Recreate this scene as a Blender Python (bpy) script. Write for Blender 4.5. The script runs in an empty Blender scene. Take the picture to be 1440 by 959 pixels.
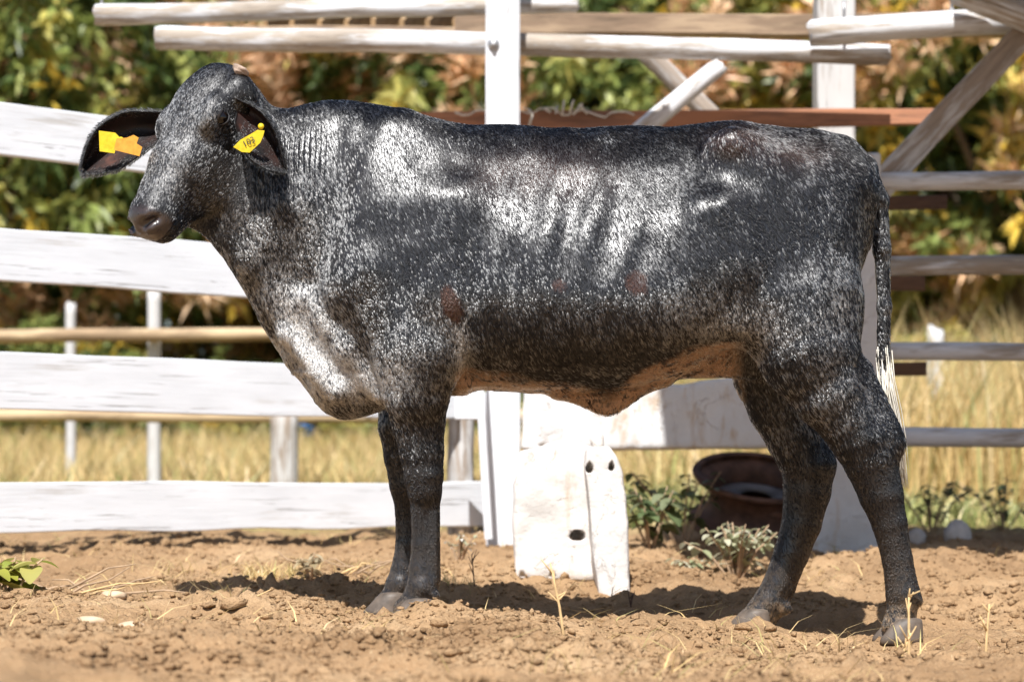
import bpy, math, random
import numpy as np
from mathutils import Vector, Matrix
random.seed(7); RNG = np.random.default_rng(7)
C = bpy.context.scene.collection
SC = bpy.context.scene

# ------------------------------------------------------------------ camera, sky, sun, exposure
F = 3240.0; HY = 677.0; H = 0.37           # focal length in px (1440 wide), horizon row, eye height
cam_d = bpy.data.cameras.new('camera'); cam = bpy.data.objects.new('camera', cam_d); C.objects.link(cam)
cam.location = (0, 0, H); cam.rotation_euler = (math.radians(90), 0, 0)
cam_d.sensor_width = 36; cam_d.lens = 36 * F / 1440; cam_d.shift_y = (HY - 479.5) / 1440
cam_d.clip_start = 0.1; cam_d.clip_end = 2000
cam_d.dof.use_dof = True; cam_d.dof.focus_distance = 5.85; cam_d.dof.aperture_fstop = 3.0
SC.camera = cam
SUN_EL = math.radians(54); SUN_AZ_DIR = Vector((0.16, 1.0, 0)).normalized()   # horizontal travel of the light
w = bpy.data.worlds.new('World'); SC.world = w; w.use_nodes = True
nt = w.node_tree; bg = nt.nodes['Background']
sky = nt.nodes.new('ShaderNodeTexSky'); sky.sky_type = 'NISHITA'; sky.sun_disc = False
sky.sun_elevation = SUN_EL
sky.sun_rotation = math.atan2(-SUN_AZ_DIR.x, -SUN_AZ_DIR.y)
nt.links.new(sky.outputs[0], bg.inputs[0]); bg.inputs[1].default_value = 0.068
sd = bpy.data.lights.new('sun', 'SUN'); sd.energy = 5.0; sd.angle = math.radians(0.5); sd.color = (1, 0.98, 0.95)
sun = bpy.data.objects.new('sun', sd); C.objects.link(sun)
ldir = Vector((SUN_AZ_DIR.x * math.cos(SUN_EL), SUN_AZ_DIR.y * math.cos(SUN_EL), -math.sin(SUN_EL)))
sun.rotation_euler = ldir.to_track_quat('-Z', 'Y').to_euler(); sun.location = (-3, -6, 9)
SC.view_settings.view_transform = 'Standard'; SC.view_settings.look = 'None'
SC.view_settings.exposure = 0.76; SC.view_settings.gamma = 1

# ------------------------------------------------------------------ helpers
def P(px, py, d):                      # a place seen at a pixel of the photograph, at distance d
    return Vector(((px - 720) * d / F, d, H - (py - HY) * d / F))
def X(px, d): return (px - 720) * d / F
def Z(py, d): return H - (py - HY) * d / F

def link(name, me, mat=None, parent=None):
    o = bpy.data.objects.new(name, me); C.objects.link(o)
    if mat is not None and not me.materials:
        for m in (mat if isinstance(mat, (list, tuple)) else [mat]): me.materials.append(m)
    if parent is not None: o.parent = parent
    return o
def tag(o, label, cat, group=None, kind=None):
    o['label'] = label; o['category'] = cat
    if group: o['group'] = group
    if kind: o['kind'] = kind
    return o
def empty(name, loc=(0, 0, 0)):
    o = bpy.data.objects.new(name, None); C.objects.link(o); o.location = loc; o.empty_display_size = .1
    return o
def mesh(name, v, f, smooth=False):
    me = bpy.data.meshes.new(name); me.from_pydata([tuple(map(float, a)) for a in v], [], [tuple(map(int, a)) for a in f]); me.update()
    if smooth: me.polygons.foreach_set('use_smooth', [True] * len(me.polygons))
    return me
def fast_mesh(name, v, f, smooth=False):          # numpy arrays, all faces with the same count
    v = np.asarray(v, np.float32); f = np.asarray(f, np.int32); n = f.shape[1]
    me = bpy.data.meshes.new(name)
    me.vertices.add(len(v)); me.vertices.foreach_set('co', v.ravel())
    me.loops.add(f.size); me.loops.foreach_set('vertex_index', f.ravel())
    me.polygons.add(len(f)); me.polygons.foreach_set('loop_start', np.arange(0, f.size, n, dtype=np.int32))
    if smooth: me.polygons.foreach_set('use_smooth', np.ones(len(f), bool))
    me.update(calc_edges=True); me.validate()
    return me
def vcol(me, name, arr):                          # per-vertex RGBA
    a = me.color_attributes.new(name, 'FLOAT_COLOR', 'POINT')
    c = np.ones((len(me.vertices), 4), np.float32); c[:, :arr.shape[1]] = arr
    a.data.foreach_set('color', c.ravel())

# ---- lattice noise (numpy)
def _h(ix, iy, iz, s):
    n = (ix * 374761393 + iy * 668265263 + iz * 2147483647 + s * 974634777) & 0xffffffff
    n = ((n ^ (n >> 13)) * 1274126177) & 0xffffffff
    n = ((n ^ (n >> 16)) * 2246822519) & 0xffffffff
    return ((n ^ (n >> 15)) & 0xffff) / 65535.0
def noise(x, y, z=0.0, s=0):
    x, y, z = np.broadcast_arrays(np.asarray(x, np.float64), np.asarray(y, np.float64), np.asarray(z, np.float64))
    ix, iy, iz = [np.floor(a).astype(np.int64) for a in (x, y, z)]
    fx, fy, fz = x - ix, y - iy, z - iz
    fx, fy, fz = [a * a * (3 - 2 * a) for a in (fx, fy, fz)]
    r = 0
    for dx in (0, 1):
        for dy in (0, 1):
            for dz in (0, 1):
                wgt = (fx if dx else 1 - fx) * (fy if dy else 1 - fy) * (fz if dz else 1 - fz)
                r = r + wgt * _h(ix + dx, iy + dy, iz + dz, s)
    return r * 2 - 1
def sstep(a, b, x):
    t = np.clip((x - a) / (b - a), 0, 1); return t * t * (3 - 2 * t)

# ------------------------------------------------------------------ materials
class NT:
    def __init__(s, name):
        s.m = bpy.data.materials.new(name); s.m.use_nodes = True; s.t = s.m.node_tree
        s.b = s.t.nodes['Principled BSDF']
    def n(s, typ, **kw):
        nd = s.t.nodes.new('ShaderNode' + typ)
        for k, v in kw.items(): setattr(nd, k, v)
        return nd
    def l(s, a, b): s.t.links.new(a, b)
    def coord(s, scale=(1, 1, 1), rot=(0, 0, 0), which='Object'):
        tc = s.n('TexCoord'); mp = s.n('Mapping'); mp.inputs['Scale'].default_value = scale; mp.inputs['Rotation'].default_value = rot
        s.l(tc.outputs[which], mp.inputs[0]); return mp.outputs[0]
    def noise(s, vec, scale, detail=4, rough=.55, dist=0):
        nd = s.n('TexNoise'); nd.inputs['Scale'].default_value = scale; nd.inputs['Detail'].default_value = detail
        nd.inputs['Roughness'].default_value = rough; nd.inputs['Distortion'].default_value = dist
        s.l(vec, nd.inputs['Vector']); return nd.outputs['Fac']
    def ramp(s, fac, stops):
        r = s.n('ValToRGB'); e = r.color_ramp.elements
        while len(e) < len(stops): e.new(.5)
        for el, (p, c) in zip(e, stops):
            el.position = p; el.color = (*c, 1) if len(c) == 3 else c
        s.l(fac, r.inputs[0]); return r.outputs[0]
    def mix(s, fac, a, b, typ='MIX'):
        m = s.n('MixRGB', blend_type=typ)
        for i, v in enumerate((fac, a, b)):
            if hasattr(v, 'is_output'): s.l(v, m.inputs[i])
            elif i == 0: m.inputs[0].default_value = v
            else: m.inputs[i].default_value = (*v, 1)
        return m.outputs[0]
    def math(s, op, a, b=0.0, c=0.0, clamp=False):
        m = s.n('Math', operation=op); m.use_clamp = clamp
        for i, v in enumerate((a, b, c)):
            if hasattr(v, 'is_output'): s.l(v, m.inputs[i])
            else: m.inputs[i].default_value = v
        return m.outputs[0]
    def maprange(s, v, a, b, c=0.0, d=1.0):
        m = s.n('MapRange'); s.l(v, m.inputs[0])
        for i, q in enumerate((a, b, c, d)):
            if hasattr(q, 'is_output'): s.l(q, m.inputs[i + 1])
            else: m.inputs[i + 1].default_value = q
        return m.outputs[0]
    def bump(s, h, strength, dist=.01, normal=None):
        b = s.n('Bump'); b.inputs['Strength'].default_value = strength; b.inputs['Distance'].default_value = dist
        s.l(h, b.inputs['Height'])
        if normal is not None: s.l(normal, b.inputs['Normal'])
        return b.outputs[0]
    def out(s, col=None, rough=.6, spec=.4, normal=None):
        if col is not None:
            if hasattr(col, 'is_output'): s.l(col, s.b.inputs['Base Color'])
            else: s.b.inputs['Base Color'].default_value = (*col, 1)
        if hasattr(rough, 'is_output'): s.l(rough, s.b.inputs['Roughness'])
        else: s.b.inputs['Roughness'].default_value = rough
        s.b.inputs['Specular IOR Level'].default_value = spec
        if normal is not None: s.l(normal, s.b.inputs['Normal'])
        return s.m

def wood_mat(name, paint, bare, wear=.5, grain=(3, 40, 40), rough=.7):
    """painted or weathered wood; grain runs along local X"""
    t = NT(name); co = t.coord(grain); co1 = t.coord((1.3, 6, 6))
    g = t.noise(co, 2.2, 6, .65, .4); big = t.noise(co1, 1.6, 5, .6)
    geo = t.n('ObjectInfo'); off = t.math('MULTIPLY', geo.outputs['Random'], .12)
    wearf = t.math('ADD', t.math('MULTIPLY', g, .5), t.math('MULTIPLY', big, .6))
    wearf = t.math('ADD', wearf, off)
    mask = t.maprange(wearf, .60 - .2 * (wear - .5), .70 - .2 * (wear - .5))
    pc = t.ramp(t.noise(co1, 3, 4), [(.3, tuple(a * .88 for a in paint)), (.7, paint)])
    bc = t.ramp(g, [(.3, tuple(a * .45 for a in bare)), (.65, bare)])
    col = t.mix(mask, pc, bc)
    crack = t.maprange(t.noise(t.coord((1.5, 55, 55)), 1.5, 3, .7, .6), .33, .38, 1, 0)
    col = t.mix(t.math('MULTIPLY', crack, .55), col, (.09, .07, .055))
    hgt = t.math('SUBTRACT', t.math('ADD', t.math('MULTIPLY', g, .7), t.math('MULTIPLY', mask, -.25)), crack)
    return t.out(col, rough, .3, t.bump(hgt, .45, .004))
M = {}
M['white_board'] = wood_mat('white_painted_board', (.68, .70, .735), (.50, .48, .46), -.05, (2, 70, 70), .6)
M['white_log'] = wood_mat('whitewashed_log', (.68, .69, .715), (.40, .34, .28), .45, (2, 26, 26), .75)
M['grey_log'] = wood_mat('weathered_grey_log', (.55, .54, .53), (.33, .27, .22), .6, (2, 26, 26), .8)
M['tan_log'] = wood_mat('bare_tan_pole', (.55, .41, .25), (.36, .25, .15), .5, (2, 26, 26), .8)
M['brown_board'] = wood_mat('rust_brown_board', (.44, .20, .11), (.27, .13, .08), .5, (2, 40, 40), .7)
M['dark_board'] = wood_mat('dark_brown_board', (.20, .12, .08), (.13, .08, .06), .5, (2, 40, 40), .75)
M['beam'] = wood_mat('bare_beam', (.40, .29, .19), (.26, .18, .12), .5, (2, 30, 30), .8)
M['slat'] = wood_mat('bare_slat', (.42, .28, .15), (.30, .19, .10), .5, (2, 30, 30), .8)

def concrete(name, base, stain):
    t = NT(name); co = t.coord()
    a = t.noise(co, 6, 6, .65); b = t.noise(co, 45, 5, .6); c = t.noise(t.coord((1, 1, .35)), 9, 5, .7, .5)
    col = t.ramp(a, [(.3, tuple(q * .85 for q in base)), (.65, base)])
    col = t.mix(t.maprange(c, .56, .70), col, stain)
    cz = t.noise(t.coord((1, 1, 1.3)), 3.2, 7, .62, 1.2)
    crk = t.math('MULTIPLY', t.maprange(t.math('ABSOLUTE', t.math('SUBTRACT', cz, .5)), .0, .008, 1, 0), t.maprange(a, .42, .6))
    col = t.mix(t.math('MULTIPLY', crk, .5), col, (.35, .22, .12))
    return t.out(col, .85, .2, t.bump(t.math('ADD', t.math('MULTIPLY', b, .5), t.math('SUBTRACT', a, crk)), .5, .012))
M['concrete'] = concrete('whitewashed_concrete', (.66, .655, .65), (.48, .38, .29))
M['concrete_pink'] = concrete('whitewashed_plaster', (.69, .655, .62), (.52, .40, .30))

def simple(name, col, rough=.6, spec=.4, var=.25, scale=12, metal=0):
    t = NT(name); a = t.noise(t.coord(), scale, 5, .6)
    c = t.ramp(a, [(.3, tuple(q * (1 - var) for q in col)), (.7, tuple(min(1, q * (1 + var)) for q in col))])
    m = t.out(c, rough, spec, t.bump(a, .25, .005)); t.b.inputs['Metallic'].default_value = metal
    return m
M['rust'] = simple('rusty_steel', (.115, .060, .042), .7, .4, .6, 14)
M['rust_in'] = simple('grey_primer_steel', (.15, .14, .14), .6, .4, .5, 9)
M['iron'] = simple('galvanised_bolt', (.35, .35, .36), .45, .5, .2, 30, .7)
M['wire'] = simple('pale_twine', (.62, .58, .52), .8, .2, .2, 60)
M['dark_hoof'] = simple('dusty_hoof_horn', (.115, .088, .068), .55, .4, .5, 22)
M['horn'] = simple('scurf_horn', (.30, .22, .17), .7, .3, .4, 40)
M['stone'] = simple('pale_tan_stone', (.50, .37, .25), .9, .2, .25, 18)
M['stone_grey'] = simple('white_grey_stone', (.52, .48, .45), .9, .2, .25, 14)
M['twig'] = simple('dry_twig', (.36, .25, .16), .9, .2, .35, 30)
M['straw'] = simple('dry_stalk', (.58, .40, .20), .9, .2, .2, 30)
M['blue'] = simple('blue_plastic', (.03, .22, .62), .4, .5, .1, 5)
M['roof_metal'] = simple('zinc_sheet', (.42, .42, .42), .5, .5, .15, 4, .5)

# ------------------------------------------------------------------ the ground
def gz0(x, d):
    x = np.asarray(x, np.float64); d = np.asarray(d, np.float64)
    base = np.interp(d, [0, 6.3, 8.2, 9, 14, 20, 40, 120, 600], [0, 0, .115, .135, .21, .31, .55, 2.0, 6])
    near = np.clip(.012 - .040 * (np.clip(x, -1.6, 1.5) + .25), -.06, .05) * (1 - sstep(6.2, 8, d))
    return base + near
_hr = random.Random(12)
HOOFPRINTS = [(_hr.uniform(-.24, .24) * dd_, dd_, _hr.uniform(0, 6.3), _hr.uniform(.045, .085), _hr.uniform(.018, .045)) for dd_ in [4.2 + 4.0 * _hr.random() for _ in range(120)]]
def gz(x, d):
    x = np.atleast_1d(np.asarray(x, np.float64)); d = np.atleast_1d(np.asarray(d, np.float64)); x, d = np.broadcast_arrays(x, d)
    fade = 1 - .75 * sstep(9.5, 13, d)
    n = .026 * noise(x * 2.3, d * 2.3, 0, 1) + .020 * noise(x * 6, d * 6, 0, 2)
    r = noise(x * 15, d * 15, 0, 3); n = n + .013 * r
    n = n + .013 * np.abs(noise(x * 30, d * 30, 0, 4)) + .011 * noise(x * 62, d * 62, 0, 5) * (.5 + .5 * noise(x * 5, d * 5, 0, 6))
    mound = .035 * np.exp(-(((x - .02) / .30) ** 2 + ((d - 7.45) / .22) ** 2))
    for hx, hd, ha, hs, hdep in HOOFPRINTS:
        m = (np.abs(x - hx) < .3) & (np.abs(d - hd) < .3)
        if m.any():
            ux = (x[m] - hx) * math.cos(ha) + (d[m] - hd) * math.sin(ha); uy = -(x[m] - hx) * math.sin(ha) + (d[m] - hd) * math.cos(ha)
            q = np.sqrt((ux / hs) ** 2 + (uy / (hs * .75)) ** 2)
            n = np.array(n); n[m] = n[m] - hdep * (1 - sstep(.55, 1.0, q)) + hdep * .45 * np.exp(-((q - 1.25) / .22) ** 2)
    return gz0(x, d) + n * fade + mound
def graded(lo, hi, fine_lo, fine_hi, step, grow):
    a = list(np.arange(fine_lo, fine_hi, step)); s = step; v = fine_hi
    while v < hi: a.append(v); s *= grow; v += s
    a.append(hi); s = step; v = fine_lo - step; pre = []
    while v > lo: pre.append(v); s *= grow; v -= s
    return np.array([lo] + pre[::-1] + a)
xs = graded(-700, 700, -2.25, 2.25, .0135, 1.16)
ds = [-60, -30, -12, -5, -1, 1, 2.2, 3.0, 3.4]; v = 3.7
while v < 9.2: ds.append(v); v += .0030 * v
s = .03
while v < 900: ds.append(v); v += s; s *= 1.07
ds = np.array(ds)
gx, gd = np.meshgrid(xs, ds)
gzv = gz(gx, gd)
gv = np.stack([gx, gd, gzv], -1).reshape(-1, 3)
ny, nx = gx.shape
idx = np.arange(ny * nx).reshape(ny, nx)
gf = np.stack([idx[:-1, :-1], idx[:-1, 1:], idx[1:, 1:], idx[1:, :-1]], -1).reshape(-1, 4)
t = NT('bare_soil_and_pasture_ground')
tc = t.n('TexCoord'); co = tc.outputs['Object']
a = t.noise(co, 1.7, 6, .6); b = t.noise(co, 26, 6, .65); c = t.noise(co, 120, 4, .6)
soil = t.ramp(a, [(.3, (.28, .17, .088)), (.55, (.40, .255, .138)), (.75, (.51, .35, .205))])
soil = t.mix(t.maprange(b, .48, .72, 0, .5), soil, (.22, .135, .07))
soil = t.mix(t.maprange(c, .55, .75, 0, .45), soil, (.58, .43, .27))
straw = t.noise(t.coord((60, 14, 14), (0, 0, .5)), 3, 3, .6)
soil = t.mix(t.maprange(straw, .66, .72, 0, .6), soil, (.62, .48, .29))
sep = t.n('SeparateXYZ'); t.l(co, sep.inputs[0])
past = t.ramp(t.noise(co, .9, 5, .6), [(.35, (.22, .20, .07)), (.65, (.42, .32, .14))])
m = t.maprange(t.math('ADD', sep.outputs[1], t.math('MULTIPLY', t.noise(co, 1.1, 4), 1.6)), 10.4, 11.2)
col = t.mix(m, soil, past)
gm = t.out(col, .95, .12, t.bump(t.math('ADD', b, t.math('MULTIPLY', c, .7)), .9, .02))
ground = link('ground', fast_mesh('ground', gv, gf, True), gm)
ground['kind'] = 'structure'

# ------------------------------------------------------------------ mesh makers
def log_mesh(name, pts, radii, seg=14, sub=6, rough=.06, seed=0, flat=1.0):
    """knotty pole along pts (local space), uneven section, closed ends"""
    pts = [Vector(p) for p in pts]; V = []; Fc = []
    path = []; rad = []
    for i in range(len(pts) - 1):
        n = max(2, int((pts[i + 1] - pts[i]).length / .06)) if sub else 1
        for k in range(n):
            q = k / n; path.append(pts[i].lerp(pts[i + 1], q)); rad.append(radii[i] * (1 - q) + radii[i + 1] * q)
    path.append(pts[-1]); rad.append(radii[-1])
    ax = (pts[-1] - pts[0]).normalized(); up = Vector((0, 0, 1)) if abs(ax.z) < .9 else Vector((1, 0, 0))
    e1 = ax.cross(up).normalized(); e2 = e1.cross(ax).normalized()
    L = 0
    for i, p in enumerate(path):
        if i: L += (p - path[i - 1]).length
        wob = e1 * float(noise(L * 2.1, seed, 0, 11)) * rad[i] * rough * 2.5 + e2 * float(noise(L * 2.1, seed, 5, 12)) * rad[i] * rough * 2.5
        for k in range(seg):
            an = 2 * math.pi * k / seg
            rr = rad[i] * (1 + rough * float(noise(math.cos(an) * 1.5 + seed * 3, math.sin(an) * 1.5, L * 3, 13)) + rough * .6 * float(noise(math.cos(an) * 4, math.sin(an) * 4, L * 9 + seed, 14)))
            rag = ax * (rad[i] * .5 * float(noise(k * .9, seed * 1.7, i, 15))) if i in (0, len(path) - 1) else Vector()
            V.append(p + rag + wob + e1 * math.cos(an) * rr + e2 * math.sin(an) * rr * flat)
    n = len(path)
    for i in range(n - 1):
        for k in range(seg):
            Fc.append((i * seg + k, i * seg + (k + 1) % seg, (i + 1) * seg + (k + 1) % seg, (i + 1) * seg + k))
    for i0, sgn in ((0, -1), ((n - 1) * seg, 1)):
        c = len(V); ce = sum((V[i0 + k] for k in range(seg)), Vector()) / seg + ax * sgn * rad[0] * .12
        V.append(ce)
        for k in range(seg):
            a_, b_ = i0 + k, i0 + (k + 1) % seg
            Fc.append((b_, a_, c) if sgn < 0 else (a_, b_, c))
    me = mesh(name, V, Fc, True)
    return me
def oriented(name, me_fn, A, B, mat, parent=None, **kw):
    """piece from A to B whose local X runs along it (so the grain follows)"""
    A, B = Vector(A), Vector(B); L = (B - A).length
    me = me_fn(L, **kw)
    o = link(name, me, mat, parent); x = (B - A).normalized()
    up = Vector((0, 0, 1)) if abs(x.z) < .95 else Vector((0, 1, 0))
    y = up.cross(x).normalized(); z = x.cross(y)
    o.matrix_local = Matrix(((x.x, y.x, z.x, A.x), (x.y, y.y, z.y, A.y), (x.z, y.z, z.z, A.z), (0, 0, 0, 1)))
    return o
def pole(name, A, B, r0, r1, mat, parent=None, seed=0, rough=.06, bend=0.0, flat=1.0):
    def fn(L):
        mid = [Vector((L * q, 0, bend * math.sin(math.pi * q))) for q in (0, .25, .5, .75, 1)]
        return log_mesh(name, mid, [r0 + (r1 - r0) * q for q in (0, .25, .5, .75, 1)], seed=seed, rough=rough, flat=flat)
    return oriented(name, fn, A, B, mat, parent)
def board_mesh(name, L, h, th, seed=0, uneven=.006, bev=.004):
    """sawn board along X, width h in Z, thickness th in Y, slightly wavy edges, eased corners"""
    n = max(3, int(L / .12)); V = []; Fc = []
    for i in range(n + 1):
        x = L * i / n; dt = uneven * float(noise(x * 3, seed, 0, 21)); db = uneven * float(noise(x * 3, seed, 4, 22)); dy = uneven * .7 * float(noise(x * 1.5, seed, 8, 23))
        t_, b_ = h / 2 + dt, -h / 2 + db; y0, y1 = -th / 2 + dy, th / 2 + dy
        sec = [(y0 + bev, b_), (y1 - bev, b_), (y1, b_ + bev), (y1, t_ - bev), (y1 - bev, t_), (y0 + bev, t_), (y0, t_ - bev), (y0, b_ + bev)]
        xo = x + (uneven if i in (0, n) else 0) * 0
        V += [(xo, yy, zz) for yy, zz in sec]
    for i in range(n):
        for k in range(8):
            Fc.append((i * 8 + (k + 1) % 8, i * 8 + k, (i + 1) * 8 + k, (i + 1) * 8 + (k + 1) % 8))
    Fc.append(tuple(range(0, 8))); Fc.append(tuple(range(n * 8 + 7, n * 8 - 1, -1)))
    return mesh(name, V, Fc)
def board(name, A, B, h, th, mat, parent=None, seed=0, **kw):
    return oriented(name, lambda L: board_mesh(name, L, h, th, seed, **kw), A, B, mat, parent)
def rock_mesh(name, rx, ry, rz, seed, sub=3, amp=.25):
    import bmesh
    bm = bmesh.new(); bmesh.ops.create_icosphere(bm, subdivisions=sub, radius=1)
    for v_ in bm.verts:
        p = v_.co; n = 1 + amp * float(noise(p.x * 1.3 + seed * 7, p.y * 1.3, p.z * 1.3, 31)) + amp * .4 * float(noise(p.x * 4 + seed, p.y * 4, p.z * 4, 32))
        v_.co = Vector((p.x * rx * n, p.y * ry * n, p.z * rz * n))
    me = bpy.data.meshes.new(name); bm.to_mesh(me); bm.free()
    me.polygons.foreach_set('use_smooth', [True] * len(me.polygons)); return me

# ------------------------------------------------------------------ left fence of white boards
fl = empty('board_fence', P(0, 776, 8.0))
fl.location = (0, 0, 0)
def fboard(y0a, y0b, xb, y1a, y1b, dl, dr, seed, xl=-420):
    # edges measured at px 0 and px xb; extended on to the left
    ca, ch = (y0a + y0b) / 2, (y1a + y1b) / 2
    A = P(0, ca, dl); B = P(xb, ch, dr); h = (y0b - y0a) * dl / F
    D = (B - A).normalized(); A2 = A - D * 1.3
    return board('board', A2, B, h, .032, M['white_board'], fl, seed)
DL, DR = 8.0, 9.0       # fence recedes to the right
def dd(px): return 1 / (1 / DL + (1 / DR - 1 / DL) * px / 550)
fboard(145, 220, 330, 188, 256, DL, dd(330), 1)
fboard(320, 396, 560, 364, 433, DL, dd(560), 2)
fboard(497, 575, 640, 522, 589, DL, dd(640), 3)
fboard(677, 749, 700, 678, 740, DL, dd(700), 4)
pA = P(648, 780, dd(648) + .09)
pole('post', (pA.x, pA.y, -.1), (pA.x, pA.y, Z(330, pA.y)), .055, .05, M['grey_log'], fl, 5)
pl = P(-330, 780, 7.55); pole('post', (pl.x, pl.y + .09, -.1), (pl.x, pl.y + .09, 2.05), .06, .055, M['white_log'], fl, 6)
tag(fl, 'white painted fence of four wide horizontal boards beside the cow head', 'fence')
# vertical white plank nailed over the board ends
pk = board('nailed_plank', P(689, 757, 8.5), P(668, 430, 8.5), 52 * 8.55 / F, .03, M['white_board'], fl, 9)
board('board_offcut', P(640, 572, 8.9), P(716, 571, 8.9), 40 * 8.9 / F, .03, M['white_board'], fl, 10)

# ------------------------------------------------------------------ corral frame: tall post, logs, braces, brown board
fr = empty('corral_frame', (0, 0, 0))
DP = 8.72
def vpost(name, x0, x1, ytop, d, mat, parent, th=None, seed=0, zb=-.1):
    wd = (x1 - x0) * d / F; xc = X((x0 + x1) / 2, d)
    def fn(L): return board_mesh(name, L, th or wd, wd, seed, uneven=.004, bev=.008)
    return oriented(name, fn, (xc, d, zb), (xc, d, Z(ytop, d)), mat, parent)
vpost('post', 684, 732, -160, DP, M['white_board'], fr, seed=31)
bo = link('bolt', rock_mesh('bolt', .022, .012, .022, 3, 2, .1), M['iron'], fr); bo.location = P(694, 63, DP - .072)
bn = link('bolt', rock_mesh('bolt', .010, .012, .010, 4, 2, .05), M['iron'], fr); bn.location = P(694, 63, DP - .085)
dlog = DP + .125
pole('log', P(136, 23, dlog + .12), P(812, 6, dlog + .12), 15.5 * dlog / F, 11 * dlog / F, M['white_log'], fr, 41, .07)
pole('log', P(223, 55, dlog), P(1250, 76, dlog), 17 * dlog / F, 14.5 * dlog / F, M['white_log'], fr, 42, .06, .008)
pole('log', P(1140, 51, dlog - .13), P(1475, 26, dlog - .13), 19 * dlog / F, 17 * dlog / F, M['white_log'], fr, 43, .08)
pole('brace', P(895, 192, dlog - .03), P(1012, 92, dlog - .0), 15 * dlog / F, 13 * dlog / F, M['white_log'], fr, 44, .05)
pole('brace', P(905, 70, dlog + .6), P(1010, 175, dlog + .6), 15 * 9.4 / F, 14 * 9.4 / F, M['grey_log'], fr, 45, .05)
board('cross_beam', P(640, 36, 9.45), P(1560, 36, 9.45), 29 * 9.45 / F, .09, M['beam'], fr, 46, uneven=.008)
board('cross_board', P(560, 172, 9.05), P(1312, 166, 9.05), 24 * 9.05 / F, .035, M['brown_board'], fr, 47)
vpost('post', 1147, 1200, -160, 9.25, M['grey_log'], fr, seed=32)
board('brace', P(1225, 276, 8.62), P(1452, 36, 8.62), 36 * 8.62 / F, .06, M['grey_log'], fr, 48, uneven=.008)
pole('rafter', P(1345, -14, 8.55), P(1475, 34, 8.55), 22 * 8.55 / F, 22 * 8.55 / F, M['white_log'], fr, 49, .05)
for (px, y0, y1) in ((1187, -6, 33), (1338, -25, 18), (143, -12, 11), (404, -12, 4)):
    dq = dlog - .13 if px > 1000 else dlog + .12
    b_ = link('bolt', log_mesh('bolt', [(0, 0, 0), (0, 0, .8 * (y1 - y0) * dq / F)], [.006, .006], seg=8, sub=0, rough=0), M['iron'], fr)
    b_.location = P(px, y1, dq)
    n_ = link('nut', rock_mesh('nut', .013, .013, .006, 2, 1, .0), M['iron'], b_); n_.location = (0, 0, .012)
# pale twine knotted along the brown board
def wire(name, pts, r, mat, parent):
    return link(name, log_mesh(name, pts, [r] * len(pts), seg=6, sub=0, rough=0), mat, parent)
wp = [P(640 + q * 10 + random.uniform(-2, 2), 160 + 5 * math.sin(q * 1.3) + random.uniform(-3, 3) - (5 if 10 < q < 15 else 0), 9.0) for q in range(26)]
wire('twine', wp, .004, M['wire'], fr)
wire('twine', [P(735, 152, 8.98), P(744, 154, 8.97), P(748, 163, 8.96), P(745, 175, 8.97), P(740, 182, 8.98)], .006, M['wire'], fr)
for k in range(7):
    c_ = P(772 + k * 9 + random.uniform(-4, 4), 155 + random.uniform(-3, 3), 8.99)
    e_ = Vector((random.uniform(-.03, .03), random.uniform(-.02, .02), random.uniform(.01, .045)))
    wire('twine_end', [c_ - e_ * .4, c_ + e_], .005, M['wire'], fr)
tag(fr, 'whitewashed corral frame of tall posts, overhead logs, braces and a brown cross board', 'corral frame')

# slatted awning seen from below
aw = empty('slatted_awning', (0, 0, 0))
for k in range(9):
    x0 = 352 + k * 38
    board('slat', P(x0 + 22, 44, 9.75), P(x0 + 78, 2, 11.2), .10, .02, M['slat'], aw, 60 + k)
board('batten', P(330, 47, 9.72), P(720, 47, 9.72), .05, .05, M['beam'], aw, 70)
board('batten', P(360, -4, 11.3), P(790, -4, 11.3), .05, .05, M['beam'], aw, 71)
tag(aw, 'awning of bare brown wooden slats above the logs', 'awning')

# ------------------------------------------------------------------ right side: rails, pier, concrete
rf = empty('rail_fence', (0, 0, 0))
for (ya, yb, r, sd_) in ((257, 250, 13, 1), (374, 373, 14, 2), (494, 498, 13, 3), (613, 618, 14, 4)):
    pole('rail', P(1170, ya, 8.62), P(1640, yb, 8.5), r * 8.6 / F, r * 8.5 / F, M['white_log'], rf, 80 + sd_, .04)
for (ya, xe, sd_) in ((285, 1331, 1), (398, 1300, 2), (520, 1302, 3)):
    board('back_board', P(1090, ya, 8.85), P(xe, ya, 8.85), 20 * 8.85 / F, .03, M['dark_board'], rf, 90 + sd_)
tag(rf, 'four round weathered pale rails with short dark boards behind the cow tail', 'fence')

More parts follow.
